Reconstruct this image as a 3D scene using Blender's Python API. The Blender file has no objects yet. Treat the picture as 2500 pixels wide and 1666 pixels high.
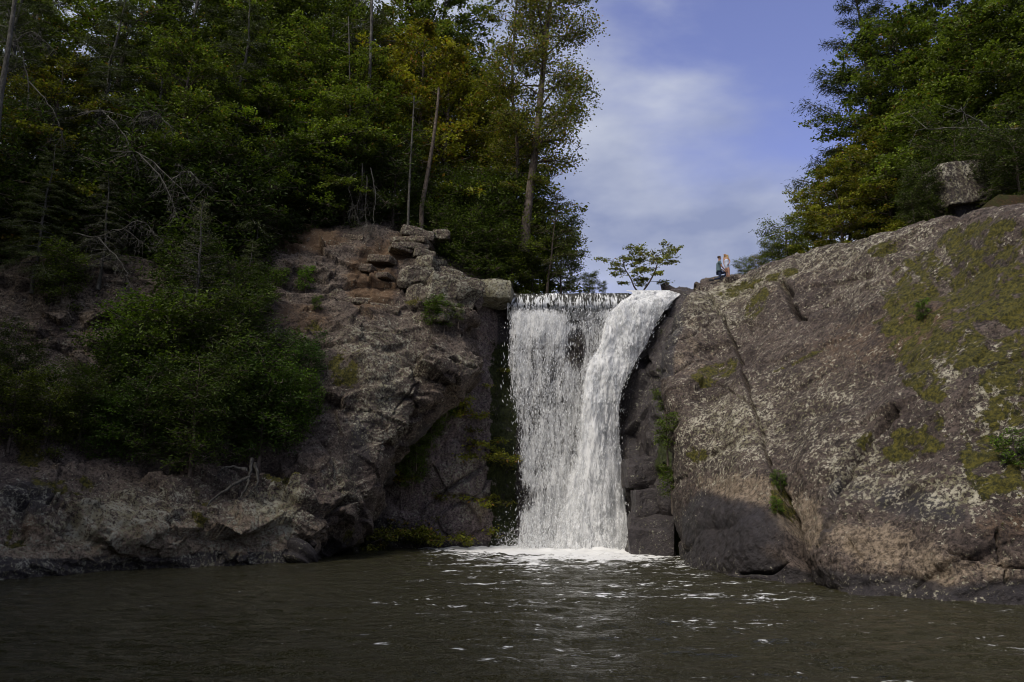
import bpy, math, random
import numpy as np
from mathutils import Vector
from mathutils.bvhtree import BVHTree

# ------------------------------------------------------------------ camera, sky, sun
SC = bpy.context.scene
COL = SC.collection
TH = math.radians(12.7); CS, SN = math.cos(TH), math.sin(TH)
CAMH, FPX = 2.0, 1850.0
cam_d = bpy.data.cameras.new('camera'); cam = bpy.data.objects.new('camera', cam_d); COL.objects.link(cam)
cam.location = (0, 0, CAMH); cam.rotation_euler = (math.pi/2 + TH, 0, 0)
cam_d.sensor_width = 36; cam_d.lens = 36*FPX/2500; cam_d.clip_end = 5000
SC.camera = cam
SUN_EL, SUN_AZ = math.radians(50), math.radians(219)     # azimuth clockwise from +Y: light from behind the camera, left

w = bpy.data.worlds.new('World'); SC.world = w; w.use_nodes = True
nt = w.node_tree; N = nt.nodes; Lk = nt.links; N.clear()
def wn(t, **k):
    n = N.new(t)
    for a, b in k.items(): setattr(n, a, b)
    return n
sky = wn('ShaderNodeTexSky'); sky.sky_type = 'NISHITA'; sky.sun_disc = False
sky.sun_elevation = SUN_EL; sky.sun_rotation = SUN_AZ
tc = wn('ShaderNodeTexCoord')
mp = wn('ShaderNodeMapping'); mp.inputs['Scale'].default_value = (1.0, 1.0, 2.2); mp.inputs['Location'].default_value = (0.37, 0.2, 0.1)
Lk.new(tc.outputs['Generated'], mp.inputs[0])
n1 = wn('ShaderNodeTexNoise'); n1.inputs['Scale'].default_value = 2.3; n1.inputs['Detail'].default_value = 7; n1.inputs['Roughness'].default_value = .5
n1.inputs['Distortion'].default_value = .25
Lk.new(mp.outputs[0], n1.inputs['Vector'])
# the blue hole in the cloud cover, up and to the right of the falls
dt = wn('ShaderNodeVectorMath', operation='DOT_PRODUCT'); Lk.new(tc.outputs['Generated'], dt.inputs[0])
hv = Vector((0.33, 0.74, 0.62)).normalized(); dt.inputs[1].default_value = hv
hr = wn('ShaderNodeMapRange'); hr.inputs['From Min'].default_value = .945; hr.inputs['From Max'].default_value = 1.0
hr.inputs['To Min'].default_value = .19; hr.inputs['To Max'].default_value = -.27; Lk.new(dt.outputs['Value'], hr.inputs['Value'])
ad = wn('ShaderNodeMath', operation='ADD'); Lk.new(n1.outputs['Fac'], ad.inputs[0]); Lk.new(hr.outputs[0], ad.inputs[1])
cr = wn('ShaderNodeMapRange', interpolation_type='SMOOTHSTEP'); cr.inputs['From Min'].default_value = .42; cr.inputs['From Max'].default_value = .66
Lk.new(ad.outputs[0], cr.inputs['Value'])
n2 = wn('ShaderNodeTexNoise'); n2.inputs['Scale'].default_value = 4.2; n2.inputs['Detail'].default_value = 5; Lk.new(mp.outputs[0], n2.inputs['Vector'])
cl = wn('ShaderNodeMix', data_type='RGBA'); n2r = wn('ShaderNodeMapRange'); n2r.inputs['From Min'].default_value = .36; n2r.inputs['From Max'].default_value = .64; Lk.new(n2.outputs['Fac'], n2r.inputs['Value']); Lk.new(n2r.outputs[0], cl.inputs['Factor'])
cl.inputs['A'].default_value = (2.9, 3.4, 5.3, 1); cl.inputs['B'].default_value = (6.0, 6.4, 7.6, 1)
tint = wn('ShaderNodeMix', data_type='RGBA', blend_type='MULTIPLY'); tint.inputs['Factor'].default_value = 1
Lk.new(sky.outputs[0], tint.inputs['A']); tint.inputs['B'].default_value = (1.95, 1.55, 1.95, 1)
mx = wn('ShaderNodeMix', data_type='RGBA'); Lk.new(cr.outputs[0], mx.inputs['Factor']); Lk.new(tint.outputs['Result'], mx.inputs['A']); Lk.new(cl.outputs['Result'], mx.inputs['B'])
bg = wn('ShaderNodeBackground'); bg.inputs['Strength'].default_value = .095; Lk.new(mx.outputs['Result'], bg.inputs['Color'])
wo = wn('ShaderNodeOutputWorld'); Lk.new(bg.outputs[0], wo.inputs[0])

sd = bpy.data.lights.new('sun', 'SUN'); sd.energy = 3.6; sd.angle = math.radians(30); sd.color = (1.0, .93, .82)
sun = bpy.data.objects.new('sun', sd); COL.objects.link(sun)
sv = Vector((math.sin(SUN_AZ)*math.cos(SUN_EL), math.cos(SUN_AZ)*math.cos(SUN_EL), math.sin(SUN_EL)))
sun.rotation_euler = sv.to_track_quat('Z', 'Y').to_euler(); sun.location = (0, 0, 60)
vs = SC.view_settings; vs.view_transform = 'Standard'; vs.look = 'None'; vs.exposure = 0; vs.gamma = 1; vs.use_curve_mapping = False
SC.render.engine = 'CYCLES'; cy = SC.cycles
cy.use_denoising = True; cy.max_bounces = 6; cy.diffuse_bounces = 3; cy.glossy_bounces = 3; cy.transmission_bounces = 3
cy.transparent_max_bounces = 24; cy.filter_width = 1.05; cy.use_adaptive_sampling = True; cy.adaptive_threshold = .02
cy.caustics_reflective = False; cy.caustics_refractive = False

# ------------------------------------------------------------------ helpers
def W(px, py, Y):
    """world point seen at photo pixel (2500 x 1666) standing at ground distance Y"""
    a = (px-1250)/FPX; b = (833-py)/FPX
    t = Y/(CS - b*SN)
    return np.array((a*t, Y, CAMH + t*(SN + b*CS)))
def Ww(px, py, z=0.0):
    a = (px-1250)/FPX; b = (833-py)/FPX
    t = (z-CAMH)/(SN + b*CS)
    return np.array((a*t, t*(CS - b*SN), z))
def proj(P):
    P = np.asarray(P); x, y, z = P[..., 0], P[..., 1], P[..., 2]-CAMH
    d = np.maximum(y*CS + z*SN, .05)
    return 1250 + FPX*x/d, 833 - FPX*(-y*SN + z*CS)/d
_rs = np.random.RandomState(7); _perm = np.tile(_rs.permutation(256), 3)
_g = _rs.normal(size=(256, 3)); _g /= np.linalg.norm(_g, axis=1)[:, None]
def noise(P, s=1.0, seed=0):
    p = np.asarray(P, float)*s + seed*17.31
    i = np.floor(p).astype(int); f = p - i; u = f*f*f*(f*(f*6-15)+10); i &= 255
    out = 0
    for dx in (0, 1):
        for dy in (0, 1):
            for dz in (0, 1):
                h = _perm[_perm[_perm[(i[..., 0]+dx) & 255]+((i[..., 1]+dy) & 255)]+((i[..., 2]+dz) & 255)]
                g = _g[h]; d = (g*(f - np.array((dx, dy, dz)))).sum(-1)
                out = out + d*(u[..., 0] if dx else 1-u[..., 0])*(u[..., 1] if dy else 1-u[..., 1])*(u[..., 2] if dz else 1-u[..., 2])
    return out*1.6
def fbm(P, s, oct=4, seed=0, rough=.5):
    o = 0; a = 1
    for k in range(oct): o = o + a*noise(P, s*2**k, seed+k); a *= rough
    return o
def facets(P, size, seed=0, stretch=(1, 1, 1.6), rot=.5):
    """broken-rock relief: every cell of a jittered 3-D lattice is a plane with its own offset and tilt"""
    c_, s_ = math.cos(rot), math.sin(rot)
    Q = np.stack((P[..., 0], P[..., 1]*c_-P[..., 2]*s_, P[..., 1]*s_+P[..., 2]*c_), -1)*np.array(stretch)/size
    Q = Q+.18*np.stack([noise(Q, .8, seed+k) for k in range(3)], -1)
    i = np.floor(Q).astype(int); best = np.full(P.shape[:-1], 1e9); val = np.zeros(P.shape[:-1])
    rs = np.random.RandomState(seed+100); tab = rs.uniform(0, 1, (256, 7))
    for dx in (-1, 0, 1):
        for dy in (-1, 0, 1):
            for dz in (-1, 0, 1):
                j = i+np.array((dx, dy, dz)); h = _perm[_perm[_perm[j[..., 0] & 255]+(j[..., 1] & 255)]+(j[..., 2] & 255)]
                t = tab[h]; v = Q-(j+t[..., :3]); d = (v*v).sum(-1); m = d < best
                best = np.where(m, d, best); val = np.where(m, t[..., 3]-.5+(v*(t[..., 4:7]-.5)).sum(-1)*1.3, val)
    return val*size
def sstep(a, b, x):
    t = np.clip((x-a)/(b-a), 0, 1); return t*t*(3-2*t)
def catmull(A, n, axis):
    """resample control array along axis to n samples (Catmull-Rom through every point)"""
    A = np.moveaxis(A, axis, 0); m = len(A)
    t = np.linspace(0, m-1, n); i = np.minimum(t.astype(int), m-2); f = (t-i).reshape((-1,)+(1,)*(A.ndim-1))
    g = lambda k: A[np.clip(k, 0, m-1)]
    p0, p1, p2, p3 = g(i-1), g(i), g(i+1), g(i+2)
    p0 = np.where((i == 0).reshape(f.shape), 2*p1-p2, p0); p3 = np.where((i == m-2).reshape(f.shape), 2*p2-p1, p3)
    r = p1 + .5*f*(p2-p0 + f*(2*p0-5*p1+4*p2-p3 + f*(3*(p1-p2)+p3-p0)))
    return np.moveaxis(r, 0, axis)
def mesh_np(name, V, F, smooth=True):
    """V (n,3); F (m,k) int array of equal-sized faces"""
    me = bpy.data.meshes.new(name); V = np.asarray(V, np.float32); F = np.asarray(F, np.int32)
    m, k = F.shape
    me.vertices.add(len(V)); me.vertices.foreach_set('co', V.ravel())
    me.loops.add(m*k); me.loops.foreach_set('vertex_index', F.ravel())
    me.polygons.add(m); me.polygons.foreach_set('loop_start', np.arange(0, m*k, k, dtype=np.int32))
    me.polygons.foreach_set('use_smooth', np.full(m, smooth, dtype=bool))
    me.update(calc_edges=True); return me
def grid_faces(R, C):
    i = np.arange(R*C).reshape(R, C)
    return np.stack((i[:-1, :-1], i[:-1, 1:], i[1:, 1:], i[1:, :-1]), -1).reshape(-1, 4)
def attr(me, name, val):
    a = me.attributes.new(name, 'FLOAT', 'POINT'); a.data.foreach_set('value', np.asarray(val, np.float32).ravel())
def cattr(me, name, val):
    a = me.attributes.new(name, 'FLOAT_COLOR', 'POINT'); v = np.ones((len(val), 4), np.float32); v[:, :3] = val; a.data.foreach_set('color', v.ravel())
def link(name, me, mat=None, parent=None, **props):
    o = bpy.data.objects.new(name, me); COL.objects.link(o)
    if mat is not None and me is not None:
        if len(me.materials) == 0: me.materials.append(mat)
    if parent: o.parent = parent
    for k, v in props.items(): o[k] = v
    return o
def empty(name, loc, label, cat, group=None, rz=0, sc=1):
    o = bpy.data.objects.new(name, None); COL.objects.link(o); o.location = loc; o.rotation_euler = (0, 0, rz); o.scale = (sc,)*3
    o['label'] = label; o['category'] = cat; o.empty_display_size = .2
    if group: o['group'] = group
    return o
class MB:
    """collects tubes and quads in numpy; builds one mesh"""
    def __init__(s): s.V = []; s.F = []; s.n = 0
    def add(s, V, F):
        s.V.append(np.asarray(V, float)); s.F.append(np.asarray(F, int)+s.n); s.n += len(V)
    def tube(s, P, R, sides=5, cap=True):
        P = np.asarray(P, float); R = np.asarray(R, float); n = len(P)
        T = np.gradient(P, axis=0); T /= np.linalg.norm(T, axis=1)[:, None]+1e-9
        ref = np.array((0.13, .21, 1.)) if abs(T[0, 2]) < .9 else np.array((1., .1, .2))
        A = np.cross(T, ref); A /= np.linalg.norm(A, axis=1)[:, None]+1e-9; B = np.cross(T, A)
        an = np.arange(sides)/sides*2*math.pi
        V = P[:, None]+R[:, None, None]*(np.cos(an)[None, :, None]*A[:, None]+np.sin(an)[None, :, None]*B[:, None])
        i = np.arange(n*sides).reshape(n, sides); j = np.roll(i, -1, 1)
        s.add(V.reshape(-1, 3), np.stack((i[:-1], j[:-1], j[1:], i[1:]), -1).reshape(-1, 4))
    def tubes(s, P0, P1, r0, r1):
        """many straight three-sided twigs at once"""
        P0 = np.asarray(P0, float); P1 = np.asarray(P1, float); n = len(P0)
        if n == 0: return
        r0 = np.broadcast_to(r0, n); r1 = np.broadcast_to(r1, n)
        T = P1-P0; T /= np.linalg.norm(T, axis=1)[:, None]+1e-9
        A = np.cross(T, (.31, .2, 1.)); A /= np.linalg.norm(A, axis=1)[:, None]+1e-9; B = np.cross(T, A)
        rings = []
        for Pk, rk in ((P0, r0), (P1, r1)):
            for q in range(3):
                c, d = math.cos(q*2.0944), math.sin(q*2.0944); rings.append(Pk+rk[:, None]*(c*A+d*B))
        V = np.stack(rings, 1).reshape(-1, 3); b = np.arange(n)[:, None]*6
        F = np.concatenate([b+np.array((q, (q+1) % 3, 3+(q+1) % 3, 3+q)) for q in range(3)])
        s.add(V, F)
    def mesh(s, name, smooth=True): return mesh_np(name, np.concatenate(s.V), np.concatenate(s.F), smooth)

# ------------------------------------------------------------------ materials
class Mat:
    def __init__(s, name):
        s.m = bpy.data.materials.new(name); s.m.use_nodes = True; s.t = s.m.node_tree; s.t.nodes.clear()
        s.out = s.n('ShaderNodeOutputMaterial')
    def n(s, t, **k):
        n = s.t.nodes.new(t)
        for a, b in k.items(): setattr(n, a, b)
        return n
    def l(s, a, b): s.t.links.new(a, b)
    def put(s, sock, v):
        if hasattr(v, 'is_output') or isinstance(v, bpy.types.NodeSocket): s.l(v, sock)
        else: sock.default_value = v
    def pos(s, scale=(1, 1, 1)):
        tc = s.n('ShaderNodeTexCoord'); m = s.n('ShaderNodeMapping'); m.inputs['Scale'].default_value = scale
        s.l(tc.outputs['Object'], m.inputs[0]); return m.outputs[0]
    def noise(s, vec, scale, detail=4, rough=.55, dist=0):
        n = s.n('ShaderNodeTexNoise'); n.inputs['Scale'].default_value = scale; n.inputs['Detail'].default_value = detail
        n.inputs['Roughness'].default_value = rough; n.inputs['Distortion'].default_value = dist; s.l(vec, n.inputs['Vector']); return n.outputs['Fac']
    def rng(s, v, a, b, c=0., d=1., smooth=True):
        n = s.n('ShaderNodeMapRange'); n.interpolation_type = 'SMOOTHSTEP' if smooth else 'LINEAR'
        s.put(n.inputs['Value'], v)
        for k, x in zip(('From Min', 'From Max', 'To Min', 'To Max'), (a, b, c, d)): s.put(n.inputs[k], x)
        return n.outputs[0]
    def math(s, op, a, b=0., c=None, clamp=False):
        n = s.n('ShaderNodeMath', operation=op, use_clamp=clamp); s.put(n.inputs[0], a); s.put(n.inputs[1], b)
        if c is not None: s.put(n.inputs[2], c)
        return n.outputs[0]
    def mix(s, f, a, b, blend='MIX'):
        n = s.n('ShaderNodeMix', data_type='RGBA', blend_type=blend); s.put(n.inputs['Factor'], f)
        for k, v in (('A', a), ('B', b)):
            if isinstance(v, tuple) and len(v) == 3: v = v+(1,)
            s.put(n.inputs[k], v)
        return n.outputs['Result']
    def attr(s, name, fac=True):
        n = s.n('ShaderNodeAttribute', attribute_name=name); return n.outputs['Fac' if fac else 'Color']
    def bump(s, h, strength, dist, normal=None):
        n = s.n('ShaderNodeBump'); n.inputs['Strength'].default_value = strength; n.inputs['Distance'].default_value = dist
        s.l(h, n.inputs['Height'])
        if normal is not None: s.l(normal, n.inputs['Normal'])
        return n.outputs[0]
    def bsdf(s, color, rough=.8, spec=.3, normal=None):
        b = s.n('ShaderNodeBsdfPrincipled')
        if isinstance(color, tuple) and len(color) == 3: color = color+(1,)
        s.put(b.inputs['Base Color'], color); s.put(b.inputs['Roughness'], rough); s.put(b.inputs['Specular IOR Level'], spec)
        if normal is not None: s.l(normal, b.inputs['Normal'])
        return b
    def fin(s, sh): s.l(sh, s.out.inputs['Surface']); return s.m

def rock_material(name, ca, cb, lichen=(.34, .335, .26), grit=1.0, mossc=((.014, .016, .004), (.125, .108, .016))):
    M = Mat(name); p = M.pos()
    big = M.noise(p, .35, 4, .6, .4); mid = M.noise(p, 1.7, 7, .7, .3); fine = M.noise(p, 9, 4, .8)
    ps = M.pos((1.6, 1.6, .22)); st = M.noise(ps, 1.3, 6, .68)
    c = M.mix(M.rng(M.math('ADD', M.math('MULTIPLY', big, .5), M.math('MULTIPLY', mid, .5)), .38, .60), ca, cb)
    c = M.mix(M.rng(st, .47, .66, 0, .6), c, tuple(x*.42 for x in ca))                # run-off streaks
    c = M.mix(M.rng(fine, .40, .54, .85, 0), c, tuple(x*.22 for x in ca))             # pits and grit
    c = M.mix(M.rng(fine, .55, .72, 0, .45), c, tuple(min(1, x*1.5) for x in cb))
    wob = M.math('ADD', M.math('MULTIPLY', M.math('SUBTRACT', mid, .5), 1.3), M.math('MULTIPLY', M.math('SUBTRACT', fine, .5), .9))
    wst = M.math('ADD', M.math('MULTIPLY', M.math('SUBTRACT', st, .5), 1.8), M.math('MULTIPLY', M.math('SUBTRACT', fine, .5), .8))
    c = M.mix(M.rng(M.math('ADD', M.attr('rust'), wob), .35, .95, 0, .8), c, M.mix(fine, (.055, .032, .018), (.19, .115, .06)))
    c = M.mix(M.rng(M.math('ADD', M.attr('tan'), M.math('MULTIPLY', wst, 1.4)), .3, .95, 0, .85), c, M.mix(M.rng(fine, .35, .65), (.075, .056, .04), (.32, .25, .18)))
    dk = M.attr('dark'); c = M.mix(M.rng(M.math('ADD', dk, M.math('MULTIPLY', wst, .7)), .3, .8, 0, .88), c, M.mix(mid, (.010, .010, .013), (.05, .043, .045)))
    # lichen speckle, denser where the attribute says
    li = M.attr('lichen'); ln = M.noise(p, 8.5, 5, .78, .1)
    lf = M.rng(M.math('ADD', M.math('ADD', M.math('MULTIPLY', ln, .8), M.math('MULTIPLY', mid, .2)), M.math('MULTIPLY', li, .115)), .578, .61)
    c = M.mix(M.math('MULTIPLY', lf, .88), c, M.mix(M.rng(mid, .4, .62), (.20, .185, .11), lichen))
    mo = M.attr('moss'); mn = M.noise(p, 1.6, 9, .76, .4)
    mf = M.rng(M.math('ADD', M.math('MULTIPLY', mo, .30), mn), .735, .77)
    c = M.mix(mf, c, M.mix(M.rng(M.math('ADD', M.math('MULTIPLY', ln, .6), M.math('MULTIPLY', fine, .4)), .4, .62), *mossc))
    ba = M.math('ADD', M.math('MULTIPLY', mid, 1.7), M.math('ADD', M.math('MULTIPLY', fine, .4), M.math('MULTIPLY', M.math('ADD', lf, M.math('MULTIPLY', mf, 2.)), .07)))
    nm = M.bump(ba, grit, .13)
    return M.fin(M.bsdf(c, M.rng(dk, .2, .9, .85, .5), .3, nm).outputs[0])

def leaf_material(name, trans=.35, gloss=.25):
    M = Mat(name); a = M.attr('col', False); oi = M.n('ShaderNodeObjectInfo')
    c = M.mix(1., a, oi.outputs['Color'], 'MULTIPLY')
    d = M.bsdf(c, .55, gloss)
    t = M.n('ShaderNodeBsdfTranslucent'); M.l(M.mix(1., c, (1.1, 1.25, .55), 'MULTIPLY'), t.inputs['Color'])
    x = M.n('ShaderNodeMixShader'); x.inputs[0].default_value = trans; M.l(d.outputs[0], x.inputs[1]); M.l(t.outputs[0], x.inputs[2])
    return M.fin(x.outputs[0])
def bark_material(name, a, b, scale=6):
    M = Mat(name); p = M.pos((3, 3, .6)); n = M.noise(p, scale, 6, .7); q = M.noise(M.pos(), 2.2, 4)
    c = M.mix(M.rng(n, .35, .65), a, b); c = M.mix(M.rng(q, .5, .7, 0, .6), c, tuple(x*1.7 for x in b))
    return M.fin(M.bsdf(c, .9, .15, M.bump(n, .8, .03)).outputs[0])
def plain(name, c, rough=.7, var=.25, scale=14, spec=.3):
    M = Mat(name); n = M.noise(M.pos(), scale, 4)
    col = M.mix(n, tuple(x*(1-var) for x in c), tuple(min(1, x*(1+var)) for x in c))
    return M.fin(M.bsdf(col, rough, spec).outputs[0])

m_rock_r = rock_material('granite_pink', (.056, .041, .036), (.128, .098, .082), (.47, .44, .345))
m_rock_l = rock_material('gneiss_dark', (.075, .055, .047), (.15, .118, .095), (.33, .32, .25))
m_rock_w = rock_material('wet_wall', (.14, .105, .10), (.25, .195, .18), grit=.8, mossc=((.010, .015, .004), (.045, .055, .010)))
m_leaf = leaf_material('leaf'); m_needle = leaf_material('needle', .2, .15)
m_bark = bark_material('bark_brown', (.045, .035, .028), (.13, .105, .085))
m_bark_g = bark_material('bark_grey', (.04, .037, .032), (.105, .10, .088))
def ground_material():
    M = Mat('forest_floor'); p = M.pos(); a = M.noise(p, 1.2, 6, .65); b = M.noise(p, 12, 4, .7)
    c = M.mix(M.rng(a, .4, .6), (.035, .024, .015), (.03, .034, .012)); c = M.mix(M.rng(b, .5, .75), c, (.095, .055, .028))
    return M.fin(M.bsdf(c, .95, .1, M.bump(b, .8, .08)).outputs[0])
m_floor = ground_material()

# ------------------------------------------------------------------ rock masses
def R7(u, v): return 1550+u*.6376, 500+v*.6378
def R6(u, v): return 1150+u*.5296, 600+v*.5293
def R5(u, v): return 600+u*.593, 500+v*.593
def R4(u, v): return u*.5293, 600+v*.5293
def seg_dist(px, py, pts):
    """distance in photo pixels to a polyline, and side sign"""
    best = np.full(px.shape, 1e9); side = np.zeros(px.shape)
    for (ax, ay), (bx, by) in zip(pts[:-1], pts[1:]):
        dx, dy = bx-ax, by-ay; L = dx*dx+dy*dy+1e-9
        t = np.clip(((px-ax)*dx+(py-ay)*dy)/L, 0, 1); d = np.hypot(px-ax-t*dx, py-ay-t*dy)
        s = (px-ax)*dy-(py-ay)*dx; m = d < best; best = np.where(m, d, best); side = np.where(m, np.sign(s), side)
    return best, side
def ell(px, py, T, u, v, ru, rv, rot=0, k=1.0):
    cx, cy = T(u, v); x1, y1 = T(u+ru, v+rv); rx, ry = abs(x1-cx), abs(y1-cy); r = math.radians(rot)
    dx, dy = px-cx, py-cy; a = (dx*math.cos(r)+dy*math.sin(r))/rx; b = (-dx*math.sin(r)+dy*math.cos(r))/ry
    return k*(1-sstep(.35, 1.35, np.sqrt(a*a+b*b)))
def normals(P):
    du = np.gradient(P, axis=1); dv = np.gradient(P, axis=0)
    n = np.cross(du, dv); n /= np.linalg.norm(n, axis=2)[..., None]+1e-9; return n
def smooth2(A, k):
    for _ in range(k):
        B = A.copy(); B[1:-1] = (A[:-2]+2*A[1:-1]+A[2:])/4; A = B.copy(); A[:, 1:-1] = (B[:, :-2]+2*B[:, 1:-1]+B[:, 2:])/4
    return A
RNG = random.Random(11)
def rock(name, ctrl, R, C, disp, masks, mat, cracks=(), T=None, flip=False):
    P = catmull(catmull(np.array(ctrl, float), R, 0), C, 1)
    n = normals(P)
    if flip: n = -n
    view = P - np.array((0, 0, CAMH))
    px, py = proj(P)
    d = disp(P, px, py)
    wob = noise(P, .9, 31)*7+noise(P, 3.1, 32)*3
    for pts, wd, dep, step in cracks:
        q = [T(*p) for p in pts]; ds, sd_ = seg_dist(px+wob, py+wob*.6, q)
        wv = wd*(.75+.5*noise(P, 1.3, 40))
        d = d - dep*np.exp(-(ds/wv)**2)
        if step: d = d - step*np.where(sd_ > 0, 1, 0)*np.exp(-(ds/(wd*9))**1.0)*sstep(0, wd, ds)
    mk = masks(P, px, py)
    mo = np.clip(mk.get('moss', 0), 0, 1)
    d = d + .05*sstep(.35, .8, mo*.55+.5+.5*noise(P, 2.2, 50))*(.5+.5*noise(P, 9, 51))
    P = P + n*d[..., None]
    me = mesh_np(name, P.reshape(-1, 3), grid_faces(R, C) if not flip else grid_faces(R, C)[:, ::-1])
    for k in ('moss', 'lichen', 'tan', 'dark', 'rust'):
        v = mk.get(k); attr(me, k, np.clip(np.zeros(px.shape) if v is None else v+np.zeros(px.shape), -1, 1.5))
    o = link(name, me, mat, kind='structure')
    return o, P

# --- right dome
YW = lambda px, py: Ww(px, py)
cols = []
left_edge = [(1660, 1377, None), (1652, 1265, 32.), (1646, 1138, 33.), (1634, 1010, 34.2), (1619, 920, 35.6), (1634, 850, 37.2), (1660, 770, 39.5), (1700, 693, 42.)]
g = [0, .15, .30, .45, .60, .75, .89, 1.]
def colm(b, c):
    pb = Ww(*b); out = []
    for t in g:
        px = b[0]+(c[0]-b[0])*t; py = b[1]+(c[1]-b[1])*t
        out.append(W(px, py, pb[1]+(c[2]-pb[1])*t**1.75) if t > 0 else pb)
    return out
le = [Ww(1660, 1377)]+[W(*q) for q in left_edge[1:]]
inner = [p+np.array((1.1, 4.5, 0.0)) for p in le]
inner2 = [p+np.array((2.6, 9.5, 0.0)) for p in le]
cl_ = [inner2, inner, le, colm((1730, 1396), (1745, 684, 42.2)), colm((1815, 1413), (1800, 676, 41.4)), colm((1932, 1425), (1880, 647, 39)), colm((2034, 1444), (1988, 622, 36.5)),
       colm((2187, 1457), (2120, 580, 33)), colm((2315, 1473), (2305, 535, 29)), colm((2520, 1478), (2510, 512, 24.5)), colm((2900, 1490), (2900, 480, 20)), colm((3500, 1500), (3500, 470, 17))]
ctrl = []
for c in cl_:
    c = list(c); top = c[-1]; out = np.array((top[0], top[1], 0.)); out /= np.linalg.norm(out)
    c = [c[0]+np.array((.0, .0, -1.6))]+c
    c += [top+out*1.6+np.array((0, 0, .42)), top+out*4.5+np.array((0, 0, .75)), top+out*10+np.array((0, 0, .6))]
    ctrl.append(c)
ctrl = np.array(ctrl).transpose(1, 0, 2)
def disp_r(P, px, py):
    big = .38*noise(P*np.array((1, 1, .7)), .22, 1)+.16*noise(P, .6, 2)
    # sheeting joints that run up to the right, as shallow steps
    a = P[..., 2]*.86-P[..., 0]*.30+P[..., 1]*.12+.5*noise(P, .35, 9)
    sh = .15*(np.abs(((a*.42) % 1)-.5)*2)**6
    return big+.09*facets(P, 2.4, 12, (1, 1, 1.8), .6)*sstep(-.1, .4, noise(P, .2, 66))+.05*facets(P, .6, 13)+.07*noise(P, 1.7, 3)+.045*noise(P, 4.2, 4)+.018*noise(P, 10, 5)-sh
def masks_r(P, px, py):
    E = lambda *a, **k: ell(px, py, R7, *a, **k)
    z = P[..., 2]; wl = noise(P, .8, 60)
    moss = E(1110, 470, 190, 230, -35)+E(1260, 600, 200, 130, -35, k=.8)+E(1420, 320, 200, 120, -20, k=.8)+E(1220, 190, 250, 100, -18)+E(700, 560, 300, 12, -25, k=.6)+E(1400, 130, 170, 80)+E(1330, 420, 200, 120, -20, k=.75)+E(1120, 640, 120, 120, k=.8)+E(1080, 890, 170, 70, -25, k=.85)+E(1380, 980, 120, 160, k=.6)\
        + E(300, 640, 110, 45, -30, k=1.1)+E(470, 385, 100, 28, -52, k=1.2)+E(400, 320, 110, 26, -25, k=1.1)+E(560, 270, 90, 16, -18, k=1.)+E(235, 955, 45, 40)+E(960, 180, 90, 30, -25, k=.9)+E(880, 900, 60, 40, k=.7)+E(545, 1120, 26, 80, k=1.0)+E(1450, 700, 90, 150, k=.6)
    bare = E(1250, 760, 45, 130, 30)+E(1130, 970, 70, 40, -30)+E(1130, 395, 45, 18, -30)+E(1370, 470, 60, 26)+E(1360, 1010, 60, 24)+E(1460, 950, 40, 30)
    moss = .92*moss + .38*E(1330, 560, 330, 420, -25) + .3*E(1400, 1000, 220, 300); rr = math.radians(-38); q_ = np.stack(((px*math.cos(rr)+py*math.sin(rr))/34, (-px*math.sin(rr)+py*math.cos(rr))/150, 0*px), -1)
    band = noise(q_, 1., 95)+.5*noise(q_, 2.1, 96); moss = np.clip(moss*1.3, 0, 1)*(1.08+.55*band)+.35*sstep(2050, 2350, px)*sstep(.1, .7, band)
    moss = np.clip(moss, 0, 1)-1.5*np.clip(bare, 0, 1)
    lich = .14+.45*E(650, 230, 620, 60, -19)+.36*E(620, 780, 330, 190, -20)+.42*E(300, 880, 210, 180)+.55*E(880, 1010, 190, 150)+.65*E(1200, 1090, 170, 110)+.5*E(1430, 950, 200, 250)+.35*E(1000, 250, 320, 110, -20)+.4*E(330, 400, 200, 120, -30)+.5*E(1300, 650, 260, 160)
    lich = lich*(1-.8*np.clip(bare, 0, 1))-.6*E(380, 1240, 200, 140)-.5*E(850, 1330, 500, 90)
    tan = 1.0*E(430, 1090, 240, 60, 8)+.9*E(600, 1180, 90, 60)+.9*E(850, 1270, 330, 80, 8)+.7*E(660, 1230, 50, 120, 15)+.7*E(1200, 1400, 420, 80)+.35*E(700, 250, 500, 60, -20)+.45*E(200, 560, 120, 160)
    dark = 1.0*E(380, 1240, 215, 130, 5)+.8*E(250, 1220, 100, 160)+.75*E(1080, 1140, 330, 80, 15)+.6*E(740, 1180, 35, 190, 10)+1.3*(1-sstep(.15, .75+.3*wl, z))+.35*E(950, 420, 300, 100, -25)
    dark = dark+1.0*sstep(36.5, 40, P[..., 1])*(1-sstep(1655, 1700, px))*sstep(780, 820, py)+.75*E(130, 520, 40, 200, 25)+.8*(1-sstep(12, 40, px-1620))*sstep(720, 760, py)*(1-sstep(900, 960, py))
    rust = .55*E(880, 520, 420, 170, -22)+.4*E(1150, 520, 150, 200, -20)+.6*E(1430, 1230, 200, 80)
    return dict(moss=moss, lichen=lich, tan=tan, dark=dark, rust=rust)
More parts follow.
